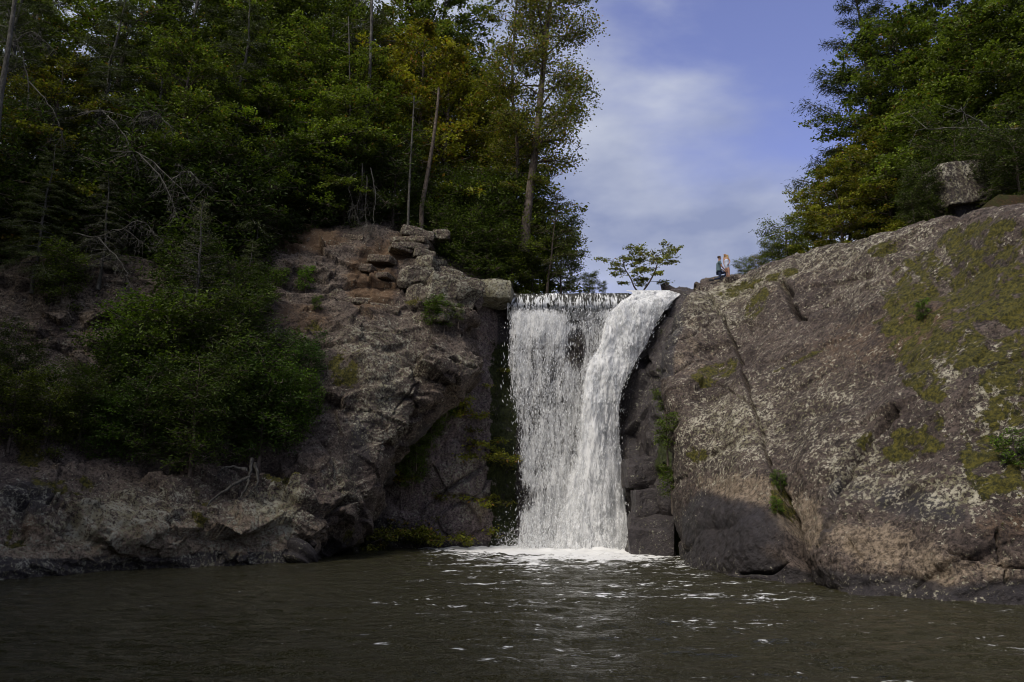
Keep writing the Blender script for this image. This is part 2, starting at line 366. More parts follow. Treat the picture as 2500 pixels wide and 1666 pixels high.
cr_r = [([(340, 440), (385, 560), (430, 700), (470, 830), (492, 930), (530, 1020), (558, 1100)], 3.2, .30, .0),
        ([(558, 1100), (572, 1200), (580, 1330), (608, 1440), (615, 1480)], 6, .75, .35),
        ([(360, 462), (440, 450), (436, 480)], 2.6, .25, .10), ([(240, 290), (290, 350), (340, 440)], 2.4, .18, 0),
        ([(560, 296), (585, 330), (606, 395), (628, 425), (650, 428)], 6, .5, 0), ([(628, 425), (720, 385), (800, 350)], 3, .22, .1),
        ([(500, 712), (640, 682), (760, 620)], 2.6, .16, .08), ([(420, 605), (540, 592), (700, 545), (800, 510)], 2.6, .15, .08),
        ([(770, 1090), (820, 980), (900, 890), (1010, 800)], 5, .22, -.18), ([(1200, 1322), (1330, 1345), (1420, 1385), (1520, 1395)], 3, .25, .12),
        ([(1385, 1250), (1402, 1340), (1425, 1450)], 2.6, .2, 0), ([(130, 560), (280, 470), (420, 330), (560, 290)], 2.6, .16, .08),
        ([(150, 640), (300, 560), (380, 520)], 2.2, .13, .06), ([(400, 1415), (500, 1400), (570, 1370)], 4, .3, .1), ([(200, 700), (330, 690), (460, 780)], 2.4, .14, .06),
        ([(900, 260), (760, 300), (640, 320)], 2.5, .12, .05), ([(1480, 560), (1350, 640), (1240, 780)], 2.6, .12, 0)]
cr_r = [(p_, w_*1.25, d_*1.7, st_*1.5) for p_, w_, d_, st_ in cr_r]
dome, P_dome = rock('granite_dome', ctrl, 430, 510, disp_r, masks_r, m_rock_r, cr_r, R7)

# --- left cliff: base wall, leaning face with its undercut nose, slope under the forest
rows = [
 [(-500, 1440), (0, 1415), (265, 1394), (529, 1383), (630, 1379), (690, 1377), (722, 1375), (735, 1372), (850, 1348), (800, 1336)],
 [(-500, 1330, 21.3), (0, 1320, 24.6), (265, 1300, 27.2), (529, 1295, 29.4), (640, 1288, 30.8), (735, 1290, 31.8), (800, 1290, 33), (815, 1292, 33.8), (880, 1310, 37.5), (850, 1300, 47)],
 [(-500, 1200, 23), (0, 1200, 26.0), (265, 1190, 29), (529, 1180, 31.5), (650, 1180, 32.7), (780, 1185, 33.8), (893, 1195, 35.5), (908, 1200, 36.3), (925, 1215, 39.5), (880, 1210, 47)],
 [(-500, 1090, 26), (0, 1090, 28.5), (265, 1080, 31), (529, 1080, 33.4), (680, 1090, 34.5), (820, 1095, 35.5), (926, 1100, 36.8), (942, 1102, 37.6), (978, 1108, 40.5), (930, 1100, 47)],
 [(-500, 980, 30), (0, 990, 31.5), (265, 990, 33), (529, 990, 34.8), (700, 1000, 35.8), (860, 1000, 36.8), (1008, 996, 38.3), (1026, 1002, 39.1), (1078, 1012, 42), (1030, 1010, 47)],
 [(-500, 880, 32), (0, 890, 33.5), (265, 890, 34.8), (529, 890, 36), (720, 895, 37), (950, 890, 38.4), (1160, 884, 40), (1176, 898, 41), (1150, 935, 43.4), (1090, 935, 47)],
 [(-500, 790, 32.6), (0, 800, 34.2), (265, 800, 35.4), (529, 820, 36.8), (740, 820, 38.2), (950, 820, 39.6), (1118, 828, 40.9), (1134, 834, 42), (1150, 840, 44), (1120, 840, 47)],
 [(-500, 700, 33), (0, 720, 34.8), (265, 715, 36), (529, 740, 37.8), (740, 755, 39.8), (930, 762, 40.8), (1128, 768, 41.9), (1142, 768, 43), (1156, 768, 44.6), (1130, 768, 47)],
 [(-500, 640, 33.8), (0, 650, 35.6), (265, 640, 37), (529, 685, 39), (740, 700, 41), (950, 700, 42), (1150, 726, 42.8), (1180, 728, 43.8), (1200, 728, 45), (1215, 728, 46.6)],
 [(-500, 630, 40), (0, 640, 40), (265, 625, 41.5), (529, 640, 42.5), (740, 590, 43.2), (950, 566, 44.4), (1080, 640, 45), (1180, 700, 45.6), (1220, 712, 46), (1235, 714, 47.4)],
 [(-500, 560, 52), (0, 560, 52), (265, 560, 52), (529, 560, 52), (740, 540, 52), (950, 540, 52), (1080, 620, 52), (1180, 690, 52), (1220, 700, 52), (1240, 705, 52)]]
ctrl = [[(Ww(*q) if len(q) == 2 else W(*q)) for q in r] for r in rows]
ctrl = np.array([[p+np.array((0, -.1, -1.5)) for p in ctrl[0]]]+ctrl)
def disp_l(P, px, py):
    big = .55*noise(P, .25, 11)+.28*noise(P, .7, 12)
    up = sstep(780, 700, py)
    strat = P[..., 2]*1.05+.12*P[..., 0]+.35*noise(P, .5, 15)
    s = (strat % 1); st = np.where(s < .82, s*.35, .29-(s-.82)*1.6)
    s2 = (P[..., 2]*.62-.28*P[..., 0]+.5*noise(P, .45, 20)) % 1; st2 = np.where(s2 < .86, s2*.4, .344-(s2-.86)*2.3)
    rough = .35+.65*sstep(-.2, .5, noise(P, .3, 18))
    fac = rough*(.30*facets(P, 2.8, 1, (1, 1, 1.9), .35)+.30*facets(P, 1.1, 2, (1, 1, 1.7), .45))+.22*facets(P, .45, 3)*rough
    return .75*big+.05*noise(P, 1.8, 13)+.03*noise(P, 4.4, 14)+.015*noise(P, 9.5, 16)+up*(.9*st)+(1-up)*.55*st2*sstep(1.2, 2.5, P[..., 2])+fac
def masks_l(P, px, py):
    E5 = lambda *a, **k: ell(px, py, R5, *a, **k); E4 = lambda *a, **k: ell(px, py, R4, *a, **k)
    z = P[..., 2]; wl = noise(P, .8, 61)
    moss = E5(260, 520, 90, 50)+E5(400, 700, 85, 110, 20)+E4(150, 920, 100, 120)+.9*E4(930, 1230, 75, 130)+1.0*E4(1310, 1100, 140, 80)+.8*E5(420, 1370, 50, 60)+.7*E4(60, 1350, 80, 110)+.8*E4(300, 1100, 260, 70)+E5(700, 410, 60, 30)+.6*E5(990, 340, 70, 30)+.55*sstep(.3, .9, -noise(P, .25, 71))*(px < 650)
    lich = .05+.45*(px < 720)*sstep(1150, 1220, py)+.6*E5(560, 640, 240, 190)+.5*E5(540, 900, 170, 150)+.7*E5(800, 370, 130, 100)+.45*E4(520, 1270, 300, 120)+.5*E4(1300, 1240, 180, 120)+.6*E5(400, 1160, 100, 110)+.6*E5(900, 660, 90, 40)+.5*E4(180, 600, 150, 120)
    tan = .35*(px < 330)*sstep(640, 700, py)*(1-sstep(960, 1020, py))+.45*(px < 720)*sstep(1190, 1260, py)+1.1*E4(700, 1380, 900, 70, -3)+.8*E4(420, 480, 30, 60)+.5*E4(300, 280, 40, 90)+.5*E4(1150, 1330, 200, 100)+.6*E5(310, 1320, 90, 60, -40)+.9*E4(400, 330, 36, 120)+.45*E5(820, 800, 130, 90, -40)
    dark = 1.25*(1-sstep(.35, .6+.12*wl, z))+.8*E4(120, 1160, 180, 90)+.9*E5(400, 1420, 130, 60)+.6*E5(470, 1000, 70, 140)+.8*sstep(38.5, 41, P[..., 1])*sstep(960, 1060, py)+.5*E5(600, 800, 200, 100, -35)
    rust = .25*(py < 900)+1.0*E5(520, 320, 110, 150)+.8*E5(260, 150, 180, 50)+.6*E5(640, 180, 110, 60)+1.0*E4(140, 1300, 70, 90)+.5*E5(230, 470, 160, 60)+.5*E5(150, 700, 130, 110)
    return dict(moss=moss, lichen=lich, tan=tan, dark=dark, rust=rust)
cr_l = [([(600, 300), (640, 320), (660, 380), (700, 405), (730, 420), (880, 440)], 3.5, .35, .12), ([(640, 520), (720, 545), (800, 545), (880, 580)], 4, .4, .12),
        ([(650, 680), (700, 660), (760, 665), (860, 655)], 3.2, .3, .1), ([(120, 420), (230, 450), (330, 480), (470, 500)], 3.5, .25, .1), ([(740, 580), (730, 640), (690, 690)], 3, .25, 0),
        ([(60, 800), (120, 790), (160, 800)], 4, .3, .1), ([(520, 560), (620, 600), (650, 660)], 2.5, .18, 0), ([(860, 655), (940, 670)], 4, .25, 0),
        ([(205, 1480), (250, 1400), (330, 1332), (352, 1270), (400, 1225)], 7, .8, -.1), ([(290, 960), (340, 1010), (360, 1100)], 4, .35, .12), ([(400, 1225), (440, 1220), (470, 1290)], 4, .4, 0),
        ([(700, 740), (640, 800), (600, 860)], 3, .2, 0), ([(380, 400), (480, 410), (600, 430)], 4, .4, .15)]
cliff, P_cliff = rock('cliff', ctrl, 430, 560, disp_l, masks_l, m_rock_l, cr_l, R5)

# --- back wall behind and beside the falls
bw = []
for v_, (pyy, Ys) in enumerate([(1395, 0), (1336, 0), (1250, .05), (1130, .1), (1000, .15), (880, .3), (800, .45), (750, .6), (724, .9)]):
    r = []
    for px, Y in [(820, 46.0), (920, 44.4), (1020, 43.6), (1110, 43.4), (1180, 43.9), (1230, 44.6), (1300, 44.9), (1400, 44.9), (1500, 44.9), (1580, 45), (1680, 45.4), (1790, 46)]:
        p = W(px, min(pyy, 1336), Y+Ys)
        if pyy == 1395: p = p+np.array((0, 0, -2.0))
        if pyy <= 760: p = p+np.array((0, 0, -.12))
        r.append(p)
    bw.append(r)
top = bw[-1]
bw.append([p+np.array((0, 1.2, .03)) for p in top]); bw.append([p+np.array((0, 8., .0)) for p in top])
def disp_w(P, px, py):
    lip = sstep(716, 760, py)
    return lip*(.35*noise(P, .35, 21)+.14*facets(P, 2.4, 8, (1, 1, 1), .9)+.12*facets(P, .9, 9)+.04*noise(P, 2.6, 23)+.02*noise(P, 7, 24)) - .25*sstep(1200, 1235, px)*(1-sstep(1500, 1540, px))*lip
def masks_w(P, px, py):
    E = lambda *a, **k: ell(px, py, R5, *a, **k)
    z = P[..., 2]
    moss = 1.15*sstep(1185, 1205, px+noise(P, 1, 77)*14)*(1-sstep(1255, 1275, px))*sstep(800, 860, py)+.8*E(720, 1380, 130, 40)+.4*E(620, 1290, 120, 60)
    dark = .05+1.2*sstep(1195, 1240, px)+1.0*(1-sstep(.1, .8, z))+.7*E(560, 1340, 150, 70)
    tan = .6*E(960, 1240, 50, 90)+.5*E(780, 1200, 60, 50)+.45*E(960, 560, 40, 60)
    lich = .25+.4*E(900, 1150, 100, 150); rust = .55*E(960, 530, 50, 60)+.3*E(900, 980, 80, 100)
    return dict(moss=moss, lichen=lich, tan=tan, dark=dark, rust=rust)
cr_w = [([(770, 1215), (830, 1170), (900, 1130), (960, 1100)], 5, .5, .3), ([(860, 1240), (930, 1215), (985, 1150), (1020, 1120)], 4, .35, .2), ([(780, 1290), (800, 1345), (860, 1385)], 4, .3, .15),
        ([(940, 600), (900, 560), (885, 520)], 3.5, .3, .1), ([(930, 1370), (985, 1330)], 3, .2, .1), ([(850, 960), (920, 1000), (990, 1010)], 3, .2, .1)]
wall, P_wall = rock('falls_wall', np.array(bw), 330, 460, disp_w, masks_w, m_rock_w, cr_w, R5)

# --- dark recess wall between the falls and the dome, with its foot block
rw = []
for py, a, b, c, d in [(1400, (1490, 46), (1530, 43.2), (1570, 38), (1690, 36)), (1340, (1490, 46), (1530, 43.2), (1570, 38), (1690, 36)), (1230, (1490, 46), (1524, 43.3), (1568, 39), (1680, 36.5)),
                       (1100, (1490, 46), (1520, 43.4), (1585, 40), (1670, 37.5)), (980, (1490, 46), (1518, 43.5), (1590, 41), (1660, 38.5)), (900, (1500, 46), (1546, 43.7), (1600, 41.6), (1665, 39.5)),
                       (830, (1560, 46), (1588, 43.9), (1622, 42.2), (1670, 40.6)), (765, (1580, 46), (1606, 44), (1640, 42.8), (1690, 41.6)), (732, (1600, 46), (1630, 44.2), (1664, 43.2), (1720, 42.4)), (712, (1630, 47), (1660, 45.4), (1690, 44), (1760, 43))]:
    r = [W(q[0], min(py, 1340), q[1]) for q in (a, b, c, d)]
    if py == 1400: r = [p+np.array((0, 0, -2.0)) for p in r]
    rw.append(r)
def disp_rw(P, px, py):
    blk = np.floor(P[..., 2]*.55+.3*noise(P, .6, 26))
    return .25*noise(P, .6, 25)+.35*facets(P, 1.9, 5, (1, 1, .7), .1)+.15*facets(P, .8, 6)+.04*noise(P, 5, 28)
def masks_rw(P, px, py):
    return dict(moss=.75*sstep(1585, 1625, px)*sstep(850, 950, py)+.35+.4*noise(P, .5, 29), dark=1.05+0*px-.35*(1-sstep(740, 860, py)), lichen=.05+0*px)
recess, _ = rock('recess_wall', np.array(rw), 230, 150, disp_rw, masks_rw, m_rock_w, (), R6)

# --- ground: pool bed, plateau of the river, wooded slopes, one sheet out to the horizon
def front_y(x): return np.interp(x, [-90, -40, -26, -18, -10, -8.5, -1, 0, 11, 12.5, 15, 17.5, 19.5, 23, 60], [30, 33, 37.5, 41, 45.5, 48.5, 48.5, 48.5, 48, 46.5, 40, 36, 29, 24, 10])
def ground_z(x, y):
    y0 = np.interp(x, [-60, -40, -25, -9, -4, 2], [30, 33, 37, 37.5, 46, 75])
    top = 14.55+.5*np.clip(y-y0, 0, 60)*np.interp(x, [-3, 4], [1, .0])+.10*np.clip(x-24, 0, 60)+.05*np.clip(y-38, 0, 100)*np.interp(x, [12, 18], [0, 1])
    top = top - 1.2*np.exp(-((x-6)/5.)**2)
    f = np.clip((y-front_y(x)+1.6)/1.6, 0, 1)
    # unseen hill added left of the frame, height set to shade the left bank
    side = 25*sstep(0, 9, -(x+.9*y+4))*sstep(-70, -50, x)*sstep(-35, -15, y)*(1-sstep(33, 41, y))
    return np.maximum(-3+(top+3)*f, -3+side)
gx = np.concatenate((np.linspace(-700, -60, 14), np.linspace(-58, 60, 130), np.linspace(66, 700, 14)))
gy = np.concatenate((np.linspace(-300, -5, 6), np.linspace(0, 100, 130), np.linspace(104, 900, 22)))
GX, GY = np.meshgrid(gx, gy); GZ = ground_z(GX, GY)
GP = np.stack((GX, GY, GZ), -1); GP[..., 2] += np.where(GZ > 10, .35*noise(GP, .35, 90)*(np.abs(GX-6) > 8), 0)
link('ground', mesh_np('ground', GP.reshape(-1, 3), grid_faces(len(gy), len(gx))), m_floor, kind='structure')

# ------------------------------------------------------------------ water: pool and river
def water_material(name, base, foamy=True, riv=False):
    M = Mat(name); p = M.pos((.7, 1, 1)); pa = M.pos((.38, 1, 1))
    w1 = M.noise(pa, 1.3, 3, .6); w2 = M.noise(pa, 4.2, 4, .65, .6); w3 = M.noise(p, 22, 2, .6)
    h = M.math('ADD', M.math('MULTIPLY', w1, .9), M.math('ADD', M.math('MULTIPLY', w2, 1.0), M.math('MULTIPLY', w3, .4)))
    nm = M.bump(h, 1.0, .28)
    c = M.mix(M.noise(p, .25, 3), tuple(x*.8 for x in base), tuple(x*1.25 for x in base))
    b = M.bsdf(c, .07, .5, nm); b.inputs['IOR'].default_value = 1.33
    if not foamy: return M.fin(b.outputs[0])
    fo = M.attr('foam'); pf = M.pos((.45, 1, 1))
    fn = M.math('ADD', M.math('MULTIPLY', M.noise(pf, 1.4, 5, .6, .8), .45), M.math('MULTIPLY', M.noise(pf, 6.5, 6, .72, .6), .55))
    ff = M.rng(M.math('ADD', fn, M.math('MULTIPLY', fo, .34)), .625, .70)
    f = M.bsdf((.80, .80, .79), .7, .3, M.bump(fn, .8, .1))
    x = M.n('ShaderNodeMixShader'); M.l(ff, x.inputs[0]); M.l(b.outputs[0], x.inputs[1]); M.l(f.outputs[0], x.inputs[2])
    return M.fin(x.outputs[0])
m_water = water_material('pool_water', (.028, .025, .008))
ys = np.concatenate((np.linspace(-30, 4, 10), np.geomspace(5, 50, 430))); us = np.linspace(-1, 1, 330)
Yg, Ug = np.meshgrid(ys, us, indexing='ij'); Xg = Ug*(16+.62*np.abs(Yg)); Zg = 0*Xg
WP = np.stack((Xg, Yg, Zg), -1)
dist = np.hypot(Xg-3.6, (Yg-44.5)*1.0)
turb = np.exp(-dist/9)
stream = np.exp(-((Xg-(3.6-.0*(44-Yg)))/(4.5+.10*(44-Yg)))**2)
wq = WP*np.array((.4, 1, 1))
hgt = .035*noise(wq, .55, 80)+.045*(.7+.7*stream)*noise(wq, 1.5, 81)+.040*(.75+.7*stream)*noise(wq, 3.4, 82)+.020*(.8+.7*stream)*noise(wq, 7.5, 83)
hgt = hgt + turb*(.35*np.abs(noise(WP, .8, 84))+.18*np.abs(noise(WP, 2.2, 85))+.07*noise(WP, 6, 86))
foam = 1.5*np.exp(-((Xg-3.4)/4.6)**2)*np.exp(-np.clip(42.6-Yg, 0, 99)/1.8)+.75*np.exp(-((Xg-.8)/6.)**2)*np.exp(-np.clip(43-Yg, 0, 99)/5.)+.75*np.exp(-dist/9)*(.6+stream)+.22*stream*(.6+.8*noise(wq, .35, 87))+.05
foam = foam - .06 - .22*sstep(4.5, 11, np.abs(Xg-4.5)-.10*(44-Yg))
WP[..., 2] = hgt
me = mesh_np('pool', WP.reshape(-1, 3), grid_faces(len(ys), len(us))[:, ::-1]); attr(me, 'foam', np.clip(foam, 0, 1))
link('water', me, m_water, kind='structure')
# river above the lip
LIPZ = W(1420, 714, 44.2)[2]
rx = np.linspace(-.9, 12, 70); ry = np.linspace(44.35, 130, 90); RX, RY = np.meshgrid(rx, ry)
RX = RX+(RY-44)*.05; RZ = LIPZ-.03+.02*noise(np.stack((RX, RY, 0*RX), -1), 1.2, 88)+(RY-44.4)*.004
me = mesh_np('river', np.stack((RX, RY, RZ), -1).reshape(-1, 3), grid_faces(90, 70)); attr(me, 'foam', np.full(RX.size, .12))
link('river', me, m_water, kind='structure')

# ------------------------------------------------------------------ waterfall
def fall_material(name, sx, sz, bright=.82):
    M = Mat(name); den = M.attr('den'); u = M.attr('fu'); v = M.attr('fv')
    def uv(a, b, off):
        c = M.n('ShaderNodeCombineXYZ'); M.put(c.inputs[0], M.math('MULTIPLY', u, a)); M.put(c.inputs[1], M.math('MULTIPLY', v, b)); c.inputs[2].default_value = off; return c.outputs[0]
    o = sx*3.1
    a = M.noise(uv(1.3, .30, o), 1, 4, .6, .4); b = M.noise(uv(6.5, 1.5, o+3), 1, 5, .66, .8); c = M.noise(uv(19, 5, o+5), 1, 3, .7, .5)
    n = M.math('ADD', M.math('MULTIPLY', a, .30), M.math('ADD', M.math('MULTIPLY', b, .42), M.math('MULTIPLY', c, .28)))
    f = M.rng(M.math('ADD', n, M.math('MULTIPLY', M.math('SUBTRACT', den, .5), .42)), .45, .62)
    col = M.mix(M.rng(n, .4, .6), (.66, .67, .68), (bright, bright, bright*.995))
    d = M.bsdf(col, .6, .3, M.bump(n, 1., .16)); t = M.n('ShaderNodeBsdfTranslucent'); t.inputs['Color'].default_value = (.8, .81, .82, 1)
    x = M.n('ShaderNodeMixShader'); x.inputs[0].default_value = .22; M.l(d.outputs[0], x.inputs[1]); M.l(t.outputs[0], x.inputs[2])
    tr = M.n('ShaderNodeBsdfTransparent'); y = M.n('ShaderNodeMixShader'); M.l(f, y.inputs[0]); M.l(tr.outputs[0], y.inputs[1]); M.l(x.outputs[0], y.inputs[2])
    return M.fin(y.outputs[0])
fall = empty('waterfall', W(1400, 1336, 43.5), 'white waterfall plunging over the rock lip into the dark pool', 'waterfall')
FB = np.array(fall.location)
# outline of the curtain and of the chute, photo pixels: (py, left, right, Y)
CUR = [(718, 1241, 1600, 44.25), (735, 1236, 1600, 44.0), (760, 1229, 1590, 43.75), (800, 1228, 1570, 43.7), (865, 1227, 1540, 43.6), (944, 1230, 1515, 43.5), (1034, 1246, 1512, 43.35), (1129, 1257, 1520, 43.2), (1235, 1258, 1530, 43.0), (1300, 1255, 1540, 42.8), (1345, 1250, 1550, 42.6)]
CHU = [(709, 1525, 1690, 44.1), (721, 1538, 1668, 43.35), (743, 1505, 1642, 42.9), (775, 1480, 1618, 42.75), (801, 1470, 1602, 42.65), (850, 1455, 1578, 42.6), (896, 1425, 1552, 42.4), (945, 1408, 1526, 42.3), (1013, 1395, 1516, 42.2), (1129, 1370, 1522, 42.1), (1235, 1330, 1532, 42.0), (1300, 1300, 1546, 41.9), (1345, 1285, 1556, 41.8)]
STR = []
def sheet(name, rows, dy, den_f, mi, seed, R=150, C=110, amp=.12, inset=0):
    A = []
    for py, l, r, Y in rows:
        A.append([W(l+(r-l)*t, py, Y-dy*(1 if py > 725 else .15)-.28*math.sin(math.pi*t)*(1 if py > 740 else .2)) for t in (0, .25, .5, .75, 1)])
    P = catmull(catmull(np.array(A), R, 0), C, 1); px, py = proj(P)
    t = np.linspace(0, 1, C)[None, :]+0*px; s = np.linspace(0, 1, R)[:, None]+0*px
    q = P*np.array((1, 1, .28)); n_ = amp*(noise(q, 1.1, seed)+.6*noise(q, 2.8, seed+1)+.3*noise(P*np.array((1, 1, .5)), 6, seed+2))
    P[..., 1] -= (n_+amp)*sstep(0, .06, s)
    den = den_f(px, py, t, s)
    lw = .07 if name == 'curtain' else .07+.33*sstep(.4, .75, s); edge = np.minimum(sstep(0, 1, (t+.05*noise(q, 1.6, seed+4))/lw), sstep(0, .07, 1-t+.05*noise(q, 1.6, seed+5)))
    den = den*edge-(1-edge)*(.6 if name == 'curtain' else .6-.45*sstep(.35, .75, s))
    me = mesh_np(name, (P-FB).reshape(-1, 3), grid_faces(R, C)); attr(me, 'den', den)
    L = np.cumsum(np.concatenate((np.zeros((1, C)), np.linalg.norm(np.diff(P, axis=0), axis=2))), 0)
    attr(me, 'fu', P[..., 0]+.0*L); attr(me, 'fv', L)
    o = link(name, me, fall_material('fall_%s_%d' % (name, seed), seed, 1, .72 if name == 'curtain' else .88), fall); STR.append((P, den)); return o
def den_cur(px, py, t, s):
    d = .50+.10*sstep(900, 1250, py)+.22*sstep(745, 775, py)*(1-sstep(800, 860, py))*sstep(1240, 1275, px)*(1-sstep(1360, 1400, px))
    d = d-.02-.36*(1-sstep(738, 772, py))-.28*ell(px, py, R6, 480, 480, 45, 90)-.12*ell(px, py, R6, 460, 300, 160, 60)-.22*(1-sstep(1236, 1290, px))*sstep(940, 1020, py)-.25*ell(px, py, R6, 250, 1160, 60, 70)
    return d
def den_chu(px, py, t, s):
    d = .86+.15*np.sin(math.pi*np.clip(t, 0, 1))-.25*sstep(.72, 1., t)*(1-sstep(900, 960, py))-.28*ell(px, py, R6, 650, 900, 60, 180)-.15*ell(px, py, R6, 720, 490, 50, 40)-.12*sstep(1150, 1300, py)
    return d
sheet('curtain', CUR, 0., lambda *a: den_cur(*a)+.06, 0, 101)
sheet('curtain', CUR, .25, den_cur, 0, 111)
sheet('curtain', CUR, .5, lambda *a: den_cur(*a)-.06, 0, 121)
sheet('chute', CHU, 0., lambda *a: den_chu(*a)+.2, 0, 131, amp=.2)
sheet('chute', CHU, .3, den_chu, 0, 141, amp=.24)
sheet('chute', CHU, .6, lambda *a: den_chu(*a)-.28, 0, 151, amp=.28)
# dark glassy water bending over the lip
LA = []
for dpx in (0, .2, .4, .6, .8, 1.):
    px_ = 1238+(1535-1238)*dpx; p0 = W(px_, 714, 44.35)
    LA.append([p0+np.array((0, 1.6, -.02)), p0+np.array((0, .5, .0)), p0+np.array((0, .1, -.03)), p0+np.array((0, -.16, -.16)), p0+np.array((0, -.30, -.5)), p0+np.array((0, -.22, -1.0)), p0+np.array((0, .8, -1.5))])
LP = catmull(catmull(np.array(LA).transpose(1, 0, 2), 60, 0), 160, 1); lq = LP*np.array((1, .3, .3))
LP[..., 1] -= (.10*noise(lq, 1.4, 171)+.05*noise(lq, 4, 172)+.025*noise(lq, 11, 173))*sstep(.1, .6, np.linspace(0, 1, 60)[:, None]); LP[..., 2] += .05*noise(LP, .7, 174)+.02*noise(LP, 2.5, 175)
M = Mat('lip_water'); p = M.pos((1, .25, .22)); nn = M.noise(p, 5, 5, .7, .3); n2_ = M.noise(p, 15, 3, .7)
lb = M.bsdf((.02, .019, .012), .28, .35, M.bump(M.math('ADD', nn, M.math('MULTIPLY', n2_, .4)), 1., .12))
wb = M.bsdf((.78, .79, .8), .6, .3)
at_ = M.attr('white'); lx = M.n('ShaderNodeMixShader'); M.l(M.rng(M.math('ADD', M.math('ADD', M.math('MULTIPLY', nn, .5), M.math('MULTIPLY', n2_, .5)), M.math('MULTIPLY', at_, .2)), .55, .64), lx.inputs[0]); M.l(lb.outputs[0], lx.inputs[1]); M.l(wb.outputs[0], lx.inputs[2])
me = mesh_np('glassy_lip', (LP-FB).reshape(-1, 3), grid_faces(60, 160)); attr(me, 'white', np.linspace(-.35, .75, 60)[:, None]+np.zeros((60, 160)))
link('glassy_lip', me, M.fin(lx.outputs[0]), fall)
# mist hanging at the foot
M = Mat('mist'); tcn = M.n('ShaderNodeTexCoord'); ln_ = M.n('ShaderNodeVectorMath', operation='LENGTH'); M.l(tcn.outputs['Object'], ln_.inputs[0])
pv = M.n('ShaderNodeVolumePrincipled'); pv.inputs['Color'].default_value = (.95, .96, .97, 1); pv.inputs['Anisotropy'].default_value = .2
M.l(M.math('MULTIPLY', M.rng(ln_.outputs['Value'], .1, .98, 1, 0), .42), pv.inputs['Density']); M.l(pv.outputs[0], M.out.inputs['Volume'])
th_ = np.linspace(0, math.pi, 13); ph_ = np.linspace(0, 2*math.pi, 25); A_, B_ = np.meshgrid(th_, ph_, indexing='ij')
mi = link('mist', mesh_np('mist', np.stack((np.sin(A_)*np.cos(B_), np.sin(A_)*np.sin(B_), np.cos(A_)), -1).reshape(-1, 3), grid_faces(13, 25)), M.m, fall, kind='stuff')
mi.location = np.array((4.0, 41.2, .9))-FB; mi.scale = (4.6, 1.9, 3.4)
# drops and torn strands flying off the sheets, foam heap at the foot
rs = np.random.RandomState(5)
def blobs(P, L, r, D):
    """elongated octahedra along directions D"""
    n = len(P); A = np.cross(D, (.3, 1, .1)); A /= np.linalg.norm(A, axis=1)[:, None]; B = np.cross(D, A)
    V = np.stack((P+D*L[:, None], P+A*r[:, None], P+B*r[:, None], P-A*r[:, None], P-B*r[:, None], P-D*L[:, None]), 1).reshape(-1, 3)
    F = np.array([(0, 1, 2), (0, 2, 3), (0, 3, 4), (0, 4, 1), (5, 2, 1), (5, 3, 2), (5, 4, 3), (5, 1, 4)])
    return V, (np.arange(n)[:, None, None]*6+F).reshape(-1, 3)
pts, dirs = [], []
for P, den in STR:
    R, C = den.shape; k = 2400; i = rs.randint(24, R-1, k*3); j = rs.randint(0, C, k*3); keep = rs.uniform(0, 1, k*3) < np.clip(den[i, j], .12, .6); i, j = i[keep][:k], j[keep][:k]
    q = P[i, j]+np.stack((rs.normal(0, .09, len(i)), -np.abs(rs.normal(0, .16, len(i))), rs.normal(0, .1, len(i))), 1)
    T_ = P[i-1, j]-P[i, j]; T_ /= np.linalg.norm(T_, axis=1)[:, None]; pts.append(q); dirs.append(T_+rs.normal(0, .16, T_.shape))
q = np.concatenate(pts); D = np.concatenate(dirs); D /= np.linalg.norm(D, axis=1)[:, None]
V, F = blobs(q-FB, rs.gamma(2, .026, len(q))+.012, rs.gamma(3, .0034, len(q))+.004, D)
m_drop = plain('white_water', (.8, .81, .82), .5, .08)
link('flying_drops', mesh_np('flying_drops', V, F, False), m_drop, fall, kind='stuff')
n = 9000; a = rs.uniform(0, 1, n); X = 3.6+4.1*(rs.beta(2, 2, n)*2-1); hgt_ = rs.exponential(.45, n); Yb = 42.2-np.abs(rs.normal(0, .9, n))
q = np.stack((X-.6, Yb, hgt_), 1); D = rs.normal(0, 1, (n, 3)); D /= np.linalg.norm(D, axis=1)[:, None]
V, F = blobs(q-FB, rs.gamma(2, .009, n)+.006, rs.gamma(2, .004, n)+.004, D)
link('splash', mesh_np('splash', V, F, False), m_drop, fall, kind='stuff')

# ------------------------------------------------------------------ trees and plants
def leaves_mesh(name, C, Nn, D, L, Wd, col):
    """one bent rhombus per leaf: centre C, normal Nn, direction D, length L, width Wd, colour col"""
    D = D-Nn*(D*Nn).sum(1)[:, None]; D /= np.linalg.norm(D, axis=1)[:, None]+1e-9; S = np.cross(Nn, D)
    L = L[:, None]; Wd = Wd[:, None]
    V = np.stack((C-D*L*.5, C+S*Wd*.5+Nn*L*.05, C+D*L*.5-Nn*L*.10, C-S*Wd*.5+Nn*L*.05), 1).reshape(-1, 3)
    me = mesh_np(name, V, np.arange(len(V)).reshape(-1, 4), False)
    cattr(me, 'col', np.repeat(col, 4, 0)); return me
def leaf_colors(rs, n, c0, c1, odd=None, podd=0):
    t = rs.beta(1.6, 1.6, n)[:, None]; c = np.array(c0)*(1-t)+np.array(c1)*t
    if odd is not None:
        m = rs.uniform(0, 1, n) < podd; c[m] = np.array(odd)*rs.uniform(.7, 1.2, (m.sum(), 1))
    return c*rs.uniform(.75, 1.2, (n, 1))
DENS = 4.2
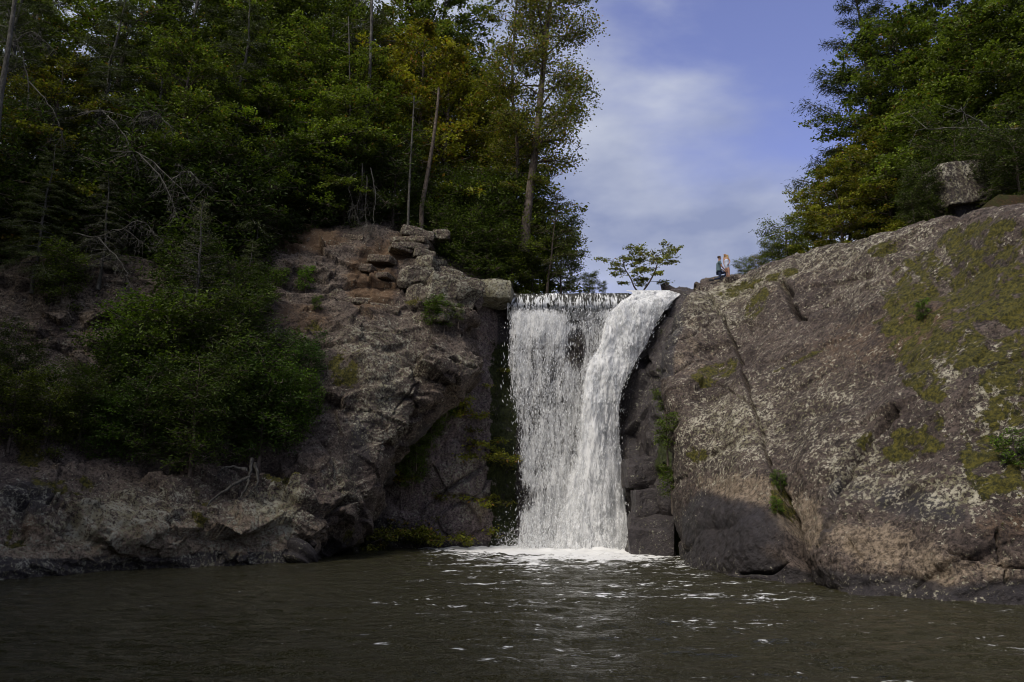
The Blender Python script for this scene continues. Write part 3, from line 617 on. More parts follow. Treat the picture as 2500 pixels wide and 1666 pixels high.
def make_tree(name, seed, H=15, r0=.2, cb=.25, spread=4.5, nb=46, el=(.25, .95), droop=.26, leaf=(.20, .11), per=1.0, prof='broad', c0=(.035, .06, .012), c1=(.085, .115, .02), odd=None, podd=0,
              flat=.4, jit=.15, lean=(0, 0), needle=False, path=None, twig=True, subn=9, thin=0.0, sides=7):
    rs = np.random.RandomState(seed); wood = MB()
    n = 12; t = np.linspace(0, 1, n)
    if path is None:
        bend = np.cumsum(rs.normal(0, .012*H, (n, 2)), 0)*.6; bend -= bend[0]
        TP = np.stack((bend[:, 0]+lean[0]*t*H, bend[:, 1]+lean[1]*t*H, t*H), 1)
    else: TP = catmull(np.array(path, float), n, 0)
    TP[0, 2] -= .8; TR = r0*(1-t)**.8*.95+.02; TR[0] *= 1.35
    wood.tube(TP, TR, sides)
    LC, LD, LN, LK = [], [], [], []; tw0, tw1 = [], []
    for i in range(nb):
        h = cb+(.985-cb)*((i+rs.uniform(0, 1))/nb); p = np.array([np.interp(h, t, TP[:, k]) for k in range(3)])
        u = (h-cb)/(1-cb)
        if prof == 'broad': pr = (math.sin(math.pi*min(1, u*.85+.15))**.6)
        elif prof == 'cone': pr = (1-u)**.75+.06
        elif prof == 'flat': pr = .55+.45*u
        elif prof == 'vase': pr = .35+.65*math.sin(math.pi*min(1, u*.75+.2))
        L = spread*pr*rs.uniform(.65, 1.15); az = i*2.39996+rs.uniform(-.5, .5); e = el[0]+(el[1]-el[0])*u+rs.normal(0, .12)
        m = 7; s = np.linspace(0, 1, m)[:, None]; hd = np.array((math.cos(az), math.sin(az), 0)); sd_ = np.array((-hd[1], hd[0], 0))
        BP = p+hd*L*s*math.cos(e)+np.array((0, 0, 1))*(L*s*math.sin(e)-droop*L*s**2*(1.2 if not needle else 1.6))+sd_*L*.12*rs.normal()*s**2
        br = max(.012, np.interp(h, t, TR)*.42)*min(1, L/3+.3); wood.tube(BP, br*(1-.85*s[:, 0])+.004, 4)
        for k in range(subn):
            f = .22+.78*(k+rs.uniform(0, 1))/subn; b = np.array([np.interp(f, s[:, 0], BP[:, q]) for q in range(3)])
            sgn = 1 if k % 2 else -1; ang = sgn*rs.uniform(.5, 1.15); l = L*(.46-.25*f)*rs.uniform(.7, 1.3)
            d = hd*math.cos(ang)+sd_*math.sin(ang)+np.array((0, 0, rs.normal(.02, .16)+math.sin(e)*.3-(.25 if needle else 0)))
            d /= np.linalg.norm(d); e1 = b+d*l+np.array((0, 0, -droop*l*.6)); tw0.append(b); tw1.append(e1)
            cnt = max(4, int(l/.075*per*DENS)); q = rs.uniform(.05, 1.12, cnt)
            if thin and rs.uniform() < thin: cnt = max(1, cnt//4); q = q[:cnt]
            C = b+(e1-b)*(q if needle else q**.5)[:, None]+rs.normal(0, 1, (cnt, 3))*np.array((jit, jit, jit*flat))*(.7+.5*l); LK.append(np.full(cnt, rs.uniform(.4, 1.5)))
            LC.append(C); LD.append(d+rs.normal(0, .7 if not needle else .35, (cnt, 3))); LN.append(np.array((0, 0, 1.))+rs.normal(0, .55, (cnt, 3)))
            if twig and cnt > 4:
                ii = rs.randint(0, cnt, 2)
                for c_ in C[ii]: tw0.append(b+(e1-b)*rs.uniform(.2, .8)); tw1.append(c_)
    wood.tubes(tw0, tw1, .014 if not needle else .012, .005)
    wm = wood.mesh(name+'_trunk')
    if per <= 0: return wm, None
    C, D, Nn = np.concatenate(LC), np.concatenate(LD), np.concatenate(LN); Nn /= np.linalg.norm(Nn, axis=1)[:, None]
    k = len(C); sc_ = rs.uniform(.65, 1.25, k)
    return wm, leaves_mesh(name+'_crown', C, Nn, D, leaf[0]*sc_, leaf[1]*sc_, leaf_colors(rs, k, c0, c1, odd, podd)*np.concatenate(LK)[:, None]*1.2)

G0, G1 = (.050, .072, .012), (.135, .165, .024)
OR = (.20, .11, .025)
PROTO = {}
def proto(key, bark, leafm, **k): PROTO[key] = (make_tree(key, **k), bark, leafm)
proto('broad_a', m_bark, m_leaf, seed=1, H=15, spread=5.2, nb=50, cb=.14, subn=10, c0=G0, c1=G1, odd=OR, podd=.03)
proto('broad_b', m_bark_g, m_leaf, seed=2, H=17, spread=4.8, nb=52, cb=.2, subn=10, c0=(.045, .065, .014), c1=(.12, .145, .026), odd=(.16, .13, .03), podd=.03, droop=.3)
proto('broad_c', m_bark, m_leaf, seed=3, H=13, spread=5.0, nb=42, cb=.08, subn=10, el=(.0, .8), c0=(.075, .085, .012), c1=(.19, .185, .024), odd=OR, podd=.08)
proto('autumn', m_bark, m_leaf, seed=4, H=13, spread=3.8, nb=34, cb=.3, c0=(.11, .08, .016), c1=(.24, .14, .028), odd=(.09, .11, .018), podd=.35, thin=.3)
proto('hemlock', m_bark_g, m_needle, seed=5, H=18, spread=4.6, nb=66, cb=.12, el=(-.1, .5), droop=.22, leaf=(.24, .032), per=1.5, prof='cone', c0=(.032, .045, .015), c1=(.07, .085, .028), odd=(.14, .14, .11), podd=.10, needle=True, jit=.14)
proto('grey_hemlock', m_bark_g, m_needle, seed=6, H=15, spread=4.2, nb=46, cb=.1, el=(-.15, .4), droop=.3, leaf=(.26, .026), per=.9, prof='cone', c0=(.06, .065, .045), c1=(.15, .15, .115), needle=True, thin=.35)
proto('pine', m_bark, m_needle, seed=8, H=22, r0=.26, spread=5.2, nb=40, cb=.15, el=(.05, .35), droop=-.08, leaf=(.30, .045), per=1.5, prof='cone', c0=(.03, .045, .016), c1=(.075, .095, .03), needle=True, jit=.2, flat=.7, subn=11)
proto('bare', m_bark_g, m_leaf, seed=9, H=6, r0=.06, spread=1.9, nb=40, cb=.15, el=(.2, .5), droop=.1, per=.12, c0=(.10, .11, .07), c1=(.18, .18, .12), leaf=(.10, .04), subn=8, prof='cone')
proto('shrub_a', m_bark, m_leaf, seed=10, H=3.2, r0=.05, spread=1.9, nb=30, cb=.05, el=(.1, .9), droop=.15, leaf=(.15, .055), per=1.5, prof='flat', c0=(.026, .042, .010), c1=(.08, .10, .02), subn=7, jit=.2, flat=.8)
proto('shrub_b', m_bark, m_leaf, seed=12, H=2.6, r0=.04, spread=1.8, nb=26, cb=.05, el=(.0, .8), droop=.1, leaf=(.12, .07), per=1.6, prof='flat', c0=(.05, .068, .012), c1=(.13, .15, .022), subn=7, jit=.2, flat=.7)
proto('sprig', m_bark, m_leaf, seed=13, H=1.2, r0=.02, spread=.9, nb=15, cb=.05, el=(.1, .9), droop=.3, leaf=(.12, .05), per=1.6, prof='flat', c0=(.04, .07, .012), c1=(.11, .15, .022), subn=6, jit=.12, flat=.8)
NLEAF = {k: len(v[0][1].polygons) for k, v in PROTO.items() if v[0][1]}
print('leaves', NLEAF)
def plant(key, name, loc, label, cat, group=None, sc=1., rz=0., tint=(1, 1, 1), tilt=(0, 0), szx=1.):
    (wm, cm), bark, lm = PROTO[key]
    o = empty(name, tuple(loc), label, cat, group, rz, sc); o.rotation_euler = (tilt[0], tilt[1], rz); o.scale = (sc*szx, sc*szx, sc)
    t = link('trunk' if cat == 'tree' else 'stem', wm, bark, o)
    if cm is not None:
        c = link('crown' if cat == 'tree' else 'foliage', cm, lm, o); c.color = (*tint, 1)
    return o
def hero(name, label, cat, base, bark, lm, tint=(1, 1, 1), **k):
    wm, cm = make_tree(name, **k); o = empty(name, tuple(base), label, cat)
    link('trunk' if cat == 'tree' else 'stem', wm, bark, o)
    if cm is not None: link('crown' if cat == 'tree' else 'foliage', cm, lm, o).color = (*tint, 1)
    return o
def rel(pts):
    b = W(*pts[0]); return b, [W(*p)-b for p in pts]

# tall airy tree against the sky at the falls' end of the wood, and its slimmer neighbour
b, path = rel([(1277, 590, 46.5), (1303, 397, 46.5), (1317, 265, 46.5), (1335, 79, 46.3), (1352, -60, 46.0), (1362, -180, 46)])
hero('broadleaf_tree', 'tall airy tree with dark leaning trunk against the sky left of the waterfall gap', 'tree', b, m_bark, m_leaf, path=path, seed=21, r0=.30, cb=.20, spread=4.6, nb=44, el=(.35, 1.0), droop=.2, leaf=(.18, .12), per=1.25, jit=.32, flat=.8, thin=.12,
     c0=(.07, .085, .015), c1=(.17, .165, .03), odd=(.22, .13, .04), podd=.12, prof='vase', subn=11)
b, path = rel([(1252, 590, 47.5), (1258, 470, 47.5), (1264, 370, 47.5), (1250, 200, 47.5), (1262, 0, 47.5), (1270, -120, 47.5)])
hero('broadleaf_tree', 'slim leafy tree close behind the tall airy tree by the falls', 'tree', b, m_bark, m_leaf, path=path, seed=22, r0=.17, cb=.14, spread=3.2, nb=44, el=(.2, .9), leaf=(.17, .09), per=.9, c0=(.06, .07, .012), c1=(.15, .15, .022), odd=OR, podd=.05, subn=9)
# small spreading tree on the lip of the falls
b, path = rel([(1566, 716, 46), (1585, 690, 46), (1600, 660, 46), (1604, 640, 46), (1592, 622, 46)])
hero('lip_tree', 'small wide spreading tree standing alone on the lip above the falls', 'tree', b, m_bark, m_leaf, path=path, seed=23, r0=.045, cb=.25, spread=2.0, nb=15, el=(.15, .6), droop=.05, leaf=(.14, .10), per=1.15, c0=(.12, .14, .03), c1=(.26, .25, .06), odd=OR, podd=.06, subn=7, jit=.12, thin=.2, prof='flat')
b, path = rel([(1560, 716, 46.2), (1548, 700, 46.2), (1540, 680, 46.2), (1525, 655, 46.2), (1520, 630, 46.2)])
hero('lip_tree', 'left-leaning low stem sharing the lip with the small spreading tree', 'tree', b, m_bark, m_leaf, path=path, seed=24, r0=.04, cb=.3, spread=1.7, nb=12, el=(.1, .5), droop=.05, leaf=(.14, .10), per=1.15, c0=(.12, .14, .03), c1=(.25, .25, .06), odd=OR, podd=.05, subn=7, jit=.12, thin=.2, prof='flat')

# the wood above the left cliff: rows from front to back, counted from the falls
ORD = ['', 'first', 'second', 'third', 'fourth', 'fifth', 'sixth', 'seventh', 'eighth', 'ninth', 'tenth', 'eleventh', 'twelfth', 'thirteenth', 'fourteenth', 'fifteenth', 'sixteenth']
rg = random.Random(3)
KN = dict(broad_a='green broadleaf tree', broad_b='grey-trunked broadleaf tree', broad_c='yellow-green broadleaf tree', autumn='orange-tinged tree', hemlock='dark drooping hemlock', grey_hemlock='grey lichen-hung hemlock', pine='tall dark pine')
OBJN = dict(broad_a='broadleaf_tree', broad_b='broadleaf_tree', broad_c='broadleaf_tree', autumn='autumn_tree', hemlock='hemlock_tree', grey_hemlock='hemlock_tree', pine='pine_tree')
def row_of(where, spots, group):
    for i, (x, y, key, sc, tint) in enumerate(spots):
        z = float(ground_z(x, y))-.2
        plant(key, OBJN[key], (x, y, z), '%s, %s from the falls, %s' % (KN[key], ORD[i+1], where), 'tree', group, sc, rg.uniform(0, 6.28), tint, (rg.uniform(-.05, .05), rg.uniform(-.05, .05)))
def vt(a=.8, b=1.15, warm=0): k = rg.uniform(a, b); return (k*(1+warm), k, k*(1-warm))
front = [(-2.0, 47.6, 'broad_c', .80, vt(1, 1.2)), (-4.4, 46.4, 'broad_c', 1.1, vt(1.05, 1.3)), (-6.2, 46.8, 'autumn', .95, vt()), (-8.4, 47, 'broad_b', 1.0, vt()), (-10.6, 46, 'broad_a', .95, vt()), (-12.8, 45.4, 'broad_a', 1.05, vt(1., 1.3)), (-15.0, 44, 'broad_c', .95, (.8, 1.1, .9)),
         (-17.3, 43.2, 'hemlock', .95, vt()), (-19.3, 41.4, 'broad_a', .9, vt(.8, 1.)), (-21.3, 40.4, 'grey_hemlock', .9, vt(.8, 1.)), (-23.4, 39.2, 'hemlock', .9, vt()), (-25.6, 38.5, 'broad_c', .9, vt(.8, 1.)), (-28, 38, 'hemlock', 1.05, vt())]
row_of('front row above left cliff', front, 'trees in the wood above the layered cliff')
mid_ = [(-1.4, 53, 'broad_c', .85, vt()), (-4.6, 52, 'broad_c', 1.35, vt(1.1, 1.3)), (-7.2, 52, 'broad_c', 1.4, vt(.9, 1.2, .1)), (-10.2, 52, 'grey_hemlock', 1.35, vt(.8, .9)), (-13.2, 51, 'broad_b', 1.25, vt()), (-16.6, 50, 'broad_a', 1.35, vt()), (-19.6, 49, 'broad_b', 1.25, vt(.8, 1)), (-23, 47, 'hemlock', 1.3, vt()), (-26.5, 46, 'broad_a', 1.3, vt(.8, 1.)), (-31, 44, 'hemlock', 1.3, vt())]
row_of('middle row above left cliff', mid_, 'trees in the wood above the layered cliff')
back = [(-.6, 57, 'broad_c', 1.45, vt(1, 1.2)), (-3.9, 60, 'broad_c', 1.6, vt()), (-7.5, 60, 'broad_b', 1.5, vt()), (-11.5, 60, 'broad_c', 1.6, vt()), (-15.5, 59, 'broad_a', 1.5, vt()), (-20, 58, 'hemlock', 1.5, vt()), (-25, 56, 'broad_a', 1.5, vt()), (-30.5, 54, 'hemlock', 1.5, vt()), (-37, 50, 'broad_a', 1.4, vt())]
row_of('back row above left cliff', back, 'trees in the wood above the layered cliff')
# the wood behind the dome
rf = [(18.3, 47, 'broad_c', .34, vt(1.1, 1.3)), (19.4, 45.5, 'broad_c', .50, vt(1.1, 1.3)), (20.6, 44.5, 'broad_c', .70, vt(1.1, 1.3)), (22.4, 43, 'broad_c', .85, vt(1., 1.2)), (24.6, 42, 'broad_a', 1.0, vt(1, 1.2)), (27.0, 41, 'broad_a', 1.1, vt(1, 1.2)), (29.4, 39.5, 'broad_b', 1.05, vt()), (31.5, 37, 'broad_a', 1.0, vt(.9, 1.1)), (33, 34, 'hemlock', .95, vt())]
row_of('front row behind granite dome', rf, 'trees in the wood behind the granite dome')
rb = [(24.2, 51, 'broad_c', .95, vt(1., 1.2)), (24.8, 48, 'pine', 1.1, vt()), (26.2, 45.5, 'broad_a', 1.25, vt(1, 1.2)), (29.2, 48, 'broad_c', 1.5, vt(.8, 1.)), (32, 47, 'broad_b', 1.4, vt()), (35.5, 44, 'broad_a', 1.4, vt()), (39, 41, 'broad_a', 1.4, vt())]
row_of('back row behind granite dome', rb, 'trees in the wood behind the granite dome')

# ------------------------------------------------------------------ stones and boulders
def stone_mesh(name, dx, dy, dz, n=5, seed=0, p=.42, rough=.10, moss=0., lich=.4, dark=0., tan=0., rust=0., taper=0.):
    rs = np.random.RandomState(seed); V, F = [], []; k = 0; t = np.linspace(-1, 1, n+1)
    for ax in range(3):
        for sg in (-1, 1):
            A, B = np.meshgrid(t, t, indexing='ij'); Q = np.zeros(A.shape+(3,)); Q[..., ax] = sg; Q[..., (ax+1) % 3] = A; Q[..., (ax+2) % 3] = B
            f = grid_faces(n+1, n+1); f = f if sg < 0 else f[:, ::-1]; V.append(Q.reshape(-1, 3)); F.append(f+k); k += (n+1)**2
    V = np.concatenate(V); F = np.concatenate(F)
    key = np.round(V*1000).astype(int); _, ix, inv = np.unique(key, axis=0, return_index=True, return_inverse=True); V = V[ix]; F = inv.reshape(-1)[F]
    S = V/np.linalg.norm(V, axis=1)[:, None]; S = np.sign(S)*np.abs(S)**p; V = .5*V+.5*S
    V = V*np.array((dx, dy, dz))/2
    if taper: V[:, :2] *= (1-taper*(V[:, 2:3]/dz+.5))
    m = min(dx, dy, dz); off = np.array((seed*3.7, seed*1.9, seed*2.3))
    nrm = S/np.linalg.norm(S, axis=1)[:, None]
    V = V+nrm*(m*rough*(1.6*noise(V+off, 1.1/max(dx, .3), 3)+noise(V+off, 2.4/m*.5, 4)+.8*facets(V+off, m*.7, 7)/m))[:, None]
    me = mesh_np(name, V, F, n >= 12)
    up = sstep(.3, .9, nrm[:, 2])
    for a_, v in (('moss', moss*up), ('lichen', lich+0*up), ('tan', tan+0*up), ('dark', dark+0*up), ('rust', rust+0*up)): attr(me, a_, v)
    return me
def box_at(x0, y0, x1, y1, Y):
    a, b = W(x0, y1, Y), W(x1, y0, Y); return (a+b)/2, b[0]-a[0], b[2]-a[2]
U2 = lambda u, v: (700+.5293*u, .5293*v)
ledge = [(540, 1052, 668, 1100, 43.4, .3), (500, 1098, 645, 1128, 43.1, .3), (520, 1124, 640, 1152, 42.9, .35), (585, 1150, 665, 1190, 42.9, .4), (610, 1178, 690, 1250, 42.6, .5), (668, 1068, 740, 1112, 44, .4),
         (690, 1242, 800, 1290, 43.4, .5), (735, 1290, 850, 1350, 43.1, .5), (835, 1298, 1012, 1384, 43.2, .9), (640, 1285, 845, 1440, 41.6, .5), (520, 1235, 660, 1330, 41.9, .4), (560, 1330, 660, 1430, 41.4, .3), (690, 1420, 800, 1470, 41.3, .4), (440, 1265, 492, 1290, 41.8, .2),
         (255, 1082, 380, 1112, 43.2, .3), (250, 1124, 315, 1150, 43, .2), (175, 1150, 300, 1182, 42.9, .3), (40, 1190, 160, 1232, 42.6, .5), (0, 1236, 75, 1282, 42.3, .4), (60, 1280, 180, 1340, 41.8, .2), (225, 1378, 385, 1412, 41.2, .3), (180, 1330, 255, 1402, 41.3, .3),
         (400, 1178, 500, 1212, 42.4, .2), (470, 1130, 560, 1162, 42.7, .3), (300, 1215, 400, 1250, 42.2, .1), (380, 1410, 500, 1450, 41, .3), (90, 1110, 230, 1150, 43.2, .1), (-40, 1300, 50, 1345, 41.5, .3), (150, 1250, 250, 1300, 42, .15), (600, 1450, 760, 1490, 40.9, .4)]
for i, (u0, v0, u1, v1, Y, li) in enumerate(ledge):
    c, dx, dz = box_at(*U2(u0, v0), *U2(u1, v1), Y); dy = min(3.4, max(1.8, dx*1.1)); c[0] += rg.uniform(-.1, .1)
    st_ = link('stone', stone_mesh('stone', dx*1.25, dy, dz*1.0, 7 if dx < 1.6 else 10, 30+i, .42, .10 if dx > 1.7*dz else .18, moss=.95 if i in (7, 8, 9) else .2, lich=li+.25, rust=.0 if u0 > 500 else .55), m_rock_l, cliff)
    st_.location = (c[0], c[1]+dy*.38, c[2]); st_.rotation_euler = (rg.uniform(-.12, .05), rg.uniform(-.14, .14)+.08, rg.uniform(-.4, .4))
# fallen blocks at the foot of the recess wall
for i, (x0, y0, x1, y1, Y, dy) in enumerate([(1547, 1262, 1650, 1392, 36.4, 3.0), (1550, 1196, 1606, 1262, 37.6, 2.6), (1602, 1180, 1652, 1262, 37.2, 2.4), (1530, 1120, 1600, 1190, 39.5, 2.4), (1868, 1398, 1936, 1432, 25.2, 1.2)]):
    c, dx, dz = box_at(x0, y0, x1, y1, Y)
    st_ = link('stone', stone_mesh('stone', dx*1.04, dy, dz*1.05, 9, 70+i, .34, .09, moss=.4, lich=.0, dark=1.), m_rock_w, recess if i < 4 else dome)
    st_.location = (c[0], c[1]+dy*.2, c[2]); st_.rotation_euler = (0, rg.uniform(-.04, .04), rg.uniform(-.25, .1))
def boulder(x0, y0, x1, y1, Y, dy, label, seed, ry=0., rz=0., n=16, mat=m_rock_r, p=.3, rough=.07, drop=.0, name='boulder', **k):
    c, dx, dz = box_at(x0, y0, x1, y1, Y); o = link(name, stone_mesh(name, dx, dy, dz, n, seed, p, rough, **k), mat)
    o.location = (c[0], c[1]+dy*.2, c[2]-drop); o.rotation_euler = (0, ry, rz); o['label'] = label; o['category'] = 'boulder'; return o
boulder(2292, 400, 2394, 506, 33, 1.6, 'big square lichen-covered boulder on the slope above the dome', 90, -.14, .08, moss=.5, lich=.6, dark=.5)
boulder(2320, 495, 2400, 560, 33.3, 1.5, 'low dark rock under the big square boulder', 91, -.05, .05, dark=.8, lich=.2)
boulder(2412, 396, 2446, 470, 35, 1.4, 'dark upright block leaning beside the big square boulder', 92, -.05, -.2, dark=.4, lich=.5)
boulder(2418, 456, 2446, 490, 33.4, .7, 'small pale stone wedged beside the big square boulder', 93, .1, .3, n=8, lich=.5)
boulder(2440, 490, 2520, 560, 34.2, 1.8, 'dark broken rock at the frame edge beyond the square boulder', 96, .0, .3, dark=.7, lich=.3)
boulder(1776, 675, 1800, 688, 41.6, .5, 'small brown rock at the feet of the standing woman', 94, -.3, .2, n=8, lich=.2, name='rock')

# ------------------------------------------------------------------ plants growing on the rock
def on(P, px, py, rad=7):
    a, b = proj(P); d = np.hypot(a-px, b-py); m = d < max(rad, d.min()+1.); q = P[m]; return q[np.argmin(q[:, 1])]
PC = P_cliff.reshape(-1, 3); PD = P_dome.reshape(-1, 3); PW = P_wall.reshape(-1, 3)
def bush(key, name, px, py, label, sc, tint=(1, 1, 1), P=PC, cat='shrub', group=None, szx=1., tilt=(0, 0), out=.0):
    p = on(P, px, py); return plant(key, name, (p[0], p[1]-out, p[2]-.15*sc), label, cat, group, sc, rg.uniform(0, 6.28), tint, tilt, szx)
GB = 'bushes on the ledge of the left cliff'
bs = [(300, 1010, 'shrub_b', 1.25, (.85, 1.05, .8), 'broad bright green bush on the ledge under the grey cliff'), (395, 960, 'shrub_b', 1.5, (.85, 1.0, .8), 'tall green bush in the middle of the ledge thicket'),
      (285, 985, 'shrub_a', .9, (1.1, 1.3, 1.), 'dark bush against the pale streaked rock wall'), (350, 900, 'shrub_b', 1.25, (.8, 1.1, .7), 'vivid green maple-like bush beside the pale streaked rock wall'), (480, 1020, 'shrub_a', 1.4, (1.2, 1.2, 1.1), 'glossy dark bush left of the overhanging thicket'),
      (560, 960, 'shrub_a', 1.2, (1, 1.1, .9), 'dark bush below the grey snag, near the brown rock'), (640, 1100, 'shrub_a', 1.25, (1.1, 1.4, 1.), 'thick round bush overhanging the roots on the ledge'), (700, 1070, 'shrub_b', 1.05, (.75, 1.05, .7), 'leafy bush tumbling over the ledge edge by the big slab'),
      (560, 1110, 'shrub_a', 1.2, (1.2, 1.3, 1.1), 'low dark bush on the ledge above the bare roots'), (460, 1130, 'shrub_a', 1.1, (1.2, 1.3, 1.), 'low bush at the lip of the ledge, mid thicket'), (350, 1120, 'shrub_a', 1.0, (1.1, 1.3, 1.), 'low bush at the lip of the ledge above the lichen wall'),
      (250, 1110, 'shrub_b', .8, (.6, .9, .5), 'low mossy-green bush at the end of the ledge thicket'), (560, 850, 'shrub_a', 1.2, (1., 1.1, .9), 'bush at the foot of the black hollow under the wood'), (450, 860, 'shrub_a', 1.5, (1., 1.1, .9), 'bush growing around the foot of the grey snag'),
      (170, 1020, 'shrub_b', .7, (.7, .9, .5), 'small bush on the mossy bank at the frame edge'), (740, 960, 'shrub_a', .8, (.8, 1.2, .9), 'dark ivy-like bush in the crease of the big slab'), (765, 1010, 'sprig', 1.2, (1.1, 1.2, 1.2), 'trailing plant below the ivy-like bush on the slab'),
      (620, 760, 'shrub_b', .8, (.6, .8, .5), 'bush on the brown ledge where the slab begins'), (690, 870, 'sprig', .9, (.9, 1.1, .7), 'small green sprig on the brown rock above the ivy'), (150, 730, 'shrub_b', .9, (.8, .9, .7), 'bush hanging beside the pale streak on the grey cliff'), (25, 1070, 'shrub_b', .8, (.9, .9, .5), 'olive bush on the mossy bank, lowest at the frame edge'), (110, 1095, 'shrub_b', .8, (.8, .8, .5), 'olive bush in the middle of the mossy bank'),
      (190, 1080, 'shrub_a', .8, (1.1, 1.1, .9), 'dark bush where the mossy bank meets the thicket'), (20, 990, 'shrub_a', .8, (1, 1, .8), 'dark bush at the foot of the grey cliff, frame edge'),
      (530, 1040, 'shrub_b', .9, (.7, 1., .6), 'light green bush between the thicket and the roots')]
for px, py, key, sc, tint, lab in bs: bush(key, 'ledge_bush', px, py, lab, sc, tint, group=GB)
for px, py, key, sc, tint, lab in [(745, 700, 'sprig', .9, (1.2, 1.5, .9), 'bright fern on the layered rocks below the wood'), (690, 690, 'sprig', .7, (1, 1.1, .8), 'small fern at the dark end of the layered rocks'), (1060, 780, 'sprig', 1.1, (.9, 1, .7), 'green tuft under the pale slab stone'), (1090, 790, 'sprig', .9, (.9, 1, .7), 'green tuft beside the pale slab stone, toward the falls'),
      (1125, 780, 'sprig', .6, (1, 1., .7), 'tiny tuft on the pale slab stone end'), (780, 755, 'sprig', .5, (.9, 1., .7), 'tiny plant on the crack below the layered rocks'), (640, 1000, 'sprig', .8, (1, 1.2, .8), 'sprig on the brown rock beside the thicket')]:
    bush(key, 'fern', px, py, lab, sc, tint, cat='plant')
for px, py, sc, key, lab in [(1125, 975, .8, 'sprig', 'leafy plant under the nose of the big slab'), (1090, 1010, 1.2, 'sprig', 'leafy plant below the slab nose in the dark cleft'), (1050, 1060, .8, 'shrub_b', 'bright bush in the middle of the dark cleft'), (1020, 1120, .75, 'shrub_b', 'bush low in the dark cleft beside the back wall'), (1010, 1180, .7, 'shrub_b', 'lowest bush in the dark cleft above the water')]:
    bush(key, 'cleft_bush', px, py, lab, sc, (.85, 1.1, .8), P=PW, group='bushes in the dark cleft', out=.6)
for px, py, sc, lab in [(1610, 1000, .8, 'small fern hanging on the dark wall right of the falls'), (1618, 1090, 1.0, 'larger fern on the dark wall beside the dome'), (1630, 1210, .9, 'lowest fern tuft on the dark wall beside the dome')]:
    bush('sprig', 'hanging_fern', px, py, lab, sc, (1, 1, .7), P=PD, cat='plant', out=.2)
for px, py, sc, lab in [(1907, 1190, .4, 'bright fern in the dome crack above the dark patch'), (1905, 1250, .35, 'small bright fern lower in the dome crack'), (2250, 770, .45, 'small plant on the moss of the dome'), (2480, 1130, .6, 'dark tuft on the dome at the frame edge')]:
    bush('sprig', 'crack_fern', px, py, lab, sc, (1.1, 1.3, .8), P=PD, cat='plant')
# shrubs along the skyline
def sky_bush(key, px, py, Y, sc, label, tint=(1, 1, 1), name='skyline_shrub'):
    p = W(px, py, Y); plant(key, name, p, label, 'shrub', 'shrubs along the skyline', sc, rg.uniform(0, 6), tint)
sky_bush('shrub_b', 1818, 682, 46, .42, 'thin shrub on the skyline just behind the standing woman', (1.2, 1.2, 1.))
sky_bush('shrub_b', 1853, 670, 46, .42, 'yellowing shrub on the skyline, second beyond the woman', (1.6, 1.2, 1.))
sky_bush('shrub_b', 1888, 658, 45, .6, 'green shrub on the skyline, third beyond the woman', (1.2, 1.2, 1.))
sky_bush('shrub_b', 1925, 650, 45, .95, 'large shrub on the skyline where the wood begins', (1.2, 1.2, .8))
sky_bush('shrub_b', 1440, 716, 48, .45, 'small shrub on the lip left of the spreading tree', (1.2, 1.2, .9))
sky_bush('shrub_b', 1470, 716, 48, .25, 'tiny shrub on the lip next to the spreading tree', (1.2, 1.2, .9))
sky_bush('shrub_a', 1370, 712, 48, 1.1, 'airy bush at the end of the wood on the lip', (1.4, 1.3, 1.2))
for px, py, Y, sc, key, lab in [(1075, 700, 45.5, 1.2, 'shrub_a', 'dark rhododendron above the pale slab stones'), (1130, 705, 45.5, 1.3, 'shrub_a', 'dark rhododendron over the moss-topped slab'), (1190, 710, 46, 1.4, 'shrub_a', 'dark rhododendron nearest the falls, front of the wood'), (1250, 712, 46.6, 1.2, 'shrub_b', 'olive bush at the corner of the falls lip'),
                          (1300, 712, 47.5, 1.1, 'shrub_b', 'olive bush under the tall airy tree'), (1210, 650, 47.5, 1.7, 'shrub_a', 'tall dark thicket bush between wood and lip'), (1270, 640, 48.5, 1.8, 'shrub_b', 'tall olive bush beneath the airy tree trunk'), (1140, 640, 47, 1.6, 'shrub_a', 'tall dark bush behind the moss-topped slab'), (1070, 620, 46.6, 1.3, 'shrub_a', 'dark bush beside the stacked ledge slabs'), (1330, 700, 49, 1.5, 'shrub_b', 'pale olive bush where the wood thins to sky')]:
    p = W(px, py, Y); plant(key, 'rhododendron' if key == 'shrub_a' else 'thicket_bush', p, lab, 'shrub', 'bushes between the wood and the lip', sc, rg.uniform(0, 6), (1.1, 1.15, .9))
b, path = rel([(1335, 690, 47), (1345, 640, 47), (1350, 580, 47), (1358, 520, 47), (1362, 480, 47)])
hero('broadleaf_tree', 'small thin tree leaning out beneath the tall airy tree', 'tree', b, m_bark, m_leaf, path=path, seed=27, r0=.06, cb=.1, spread=1.9, nb=26, el=(.1, .6), droop=.15, leaf=(.15, .075), per=.7, c0=(.05, .06, .016), c1=(.10, .105, .03), subn=7, thin=.2)

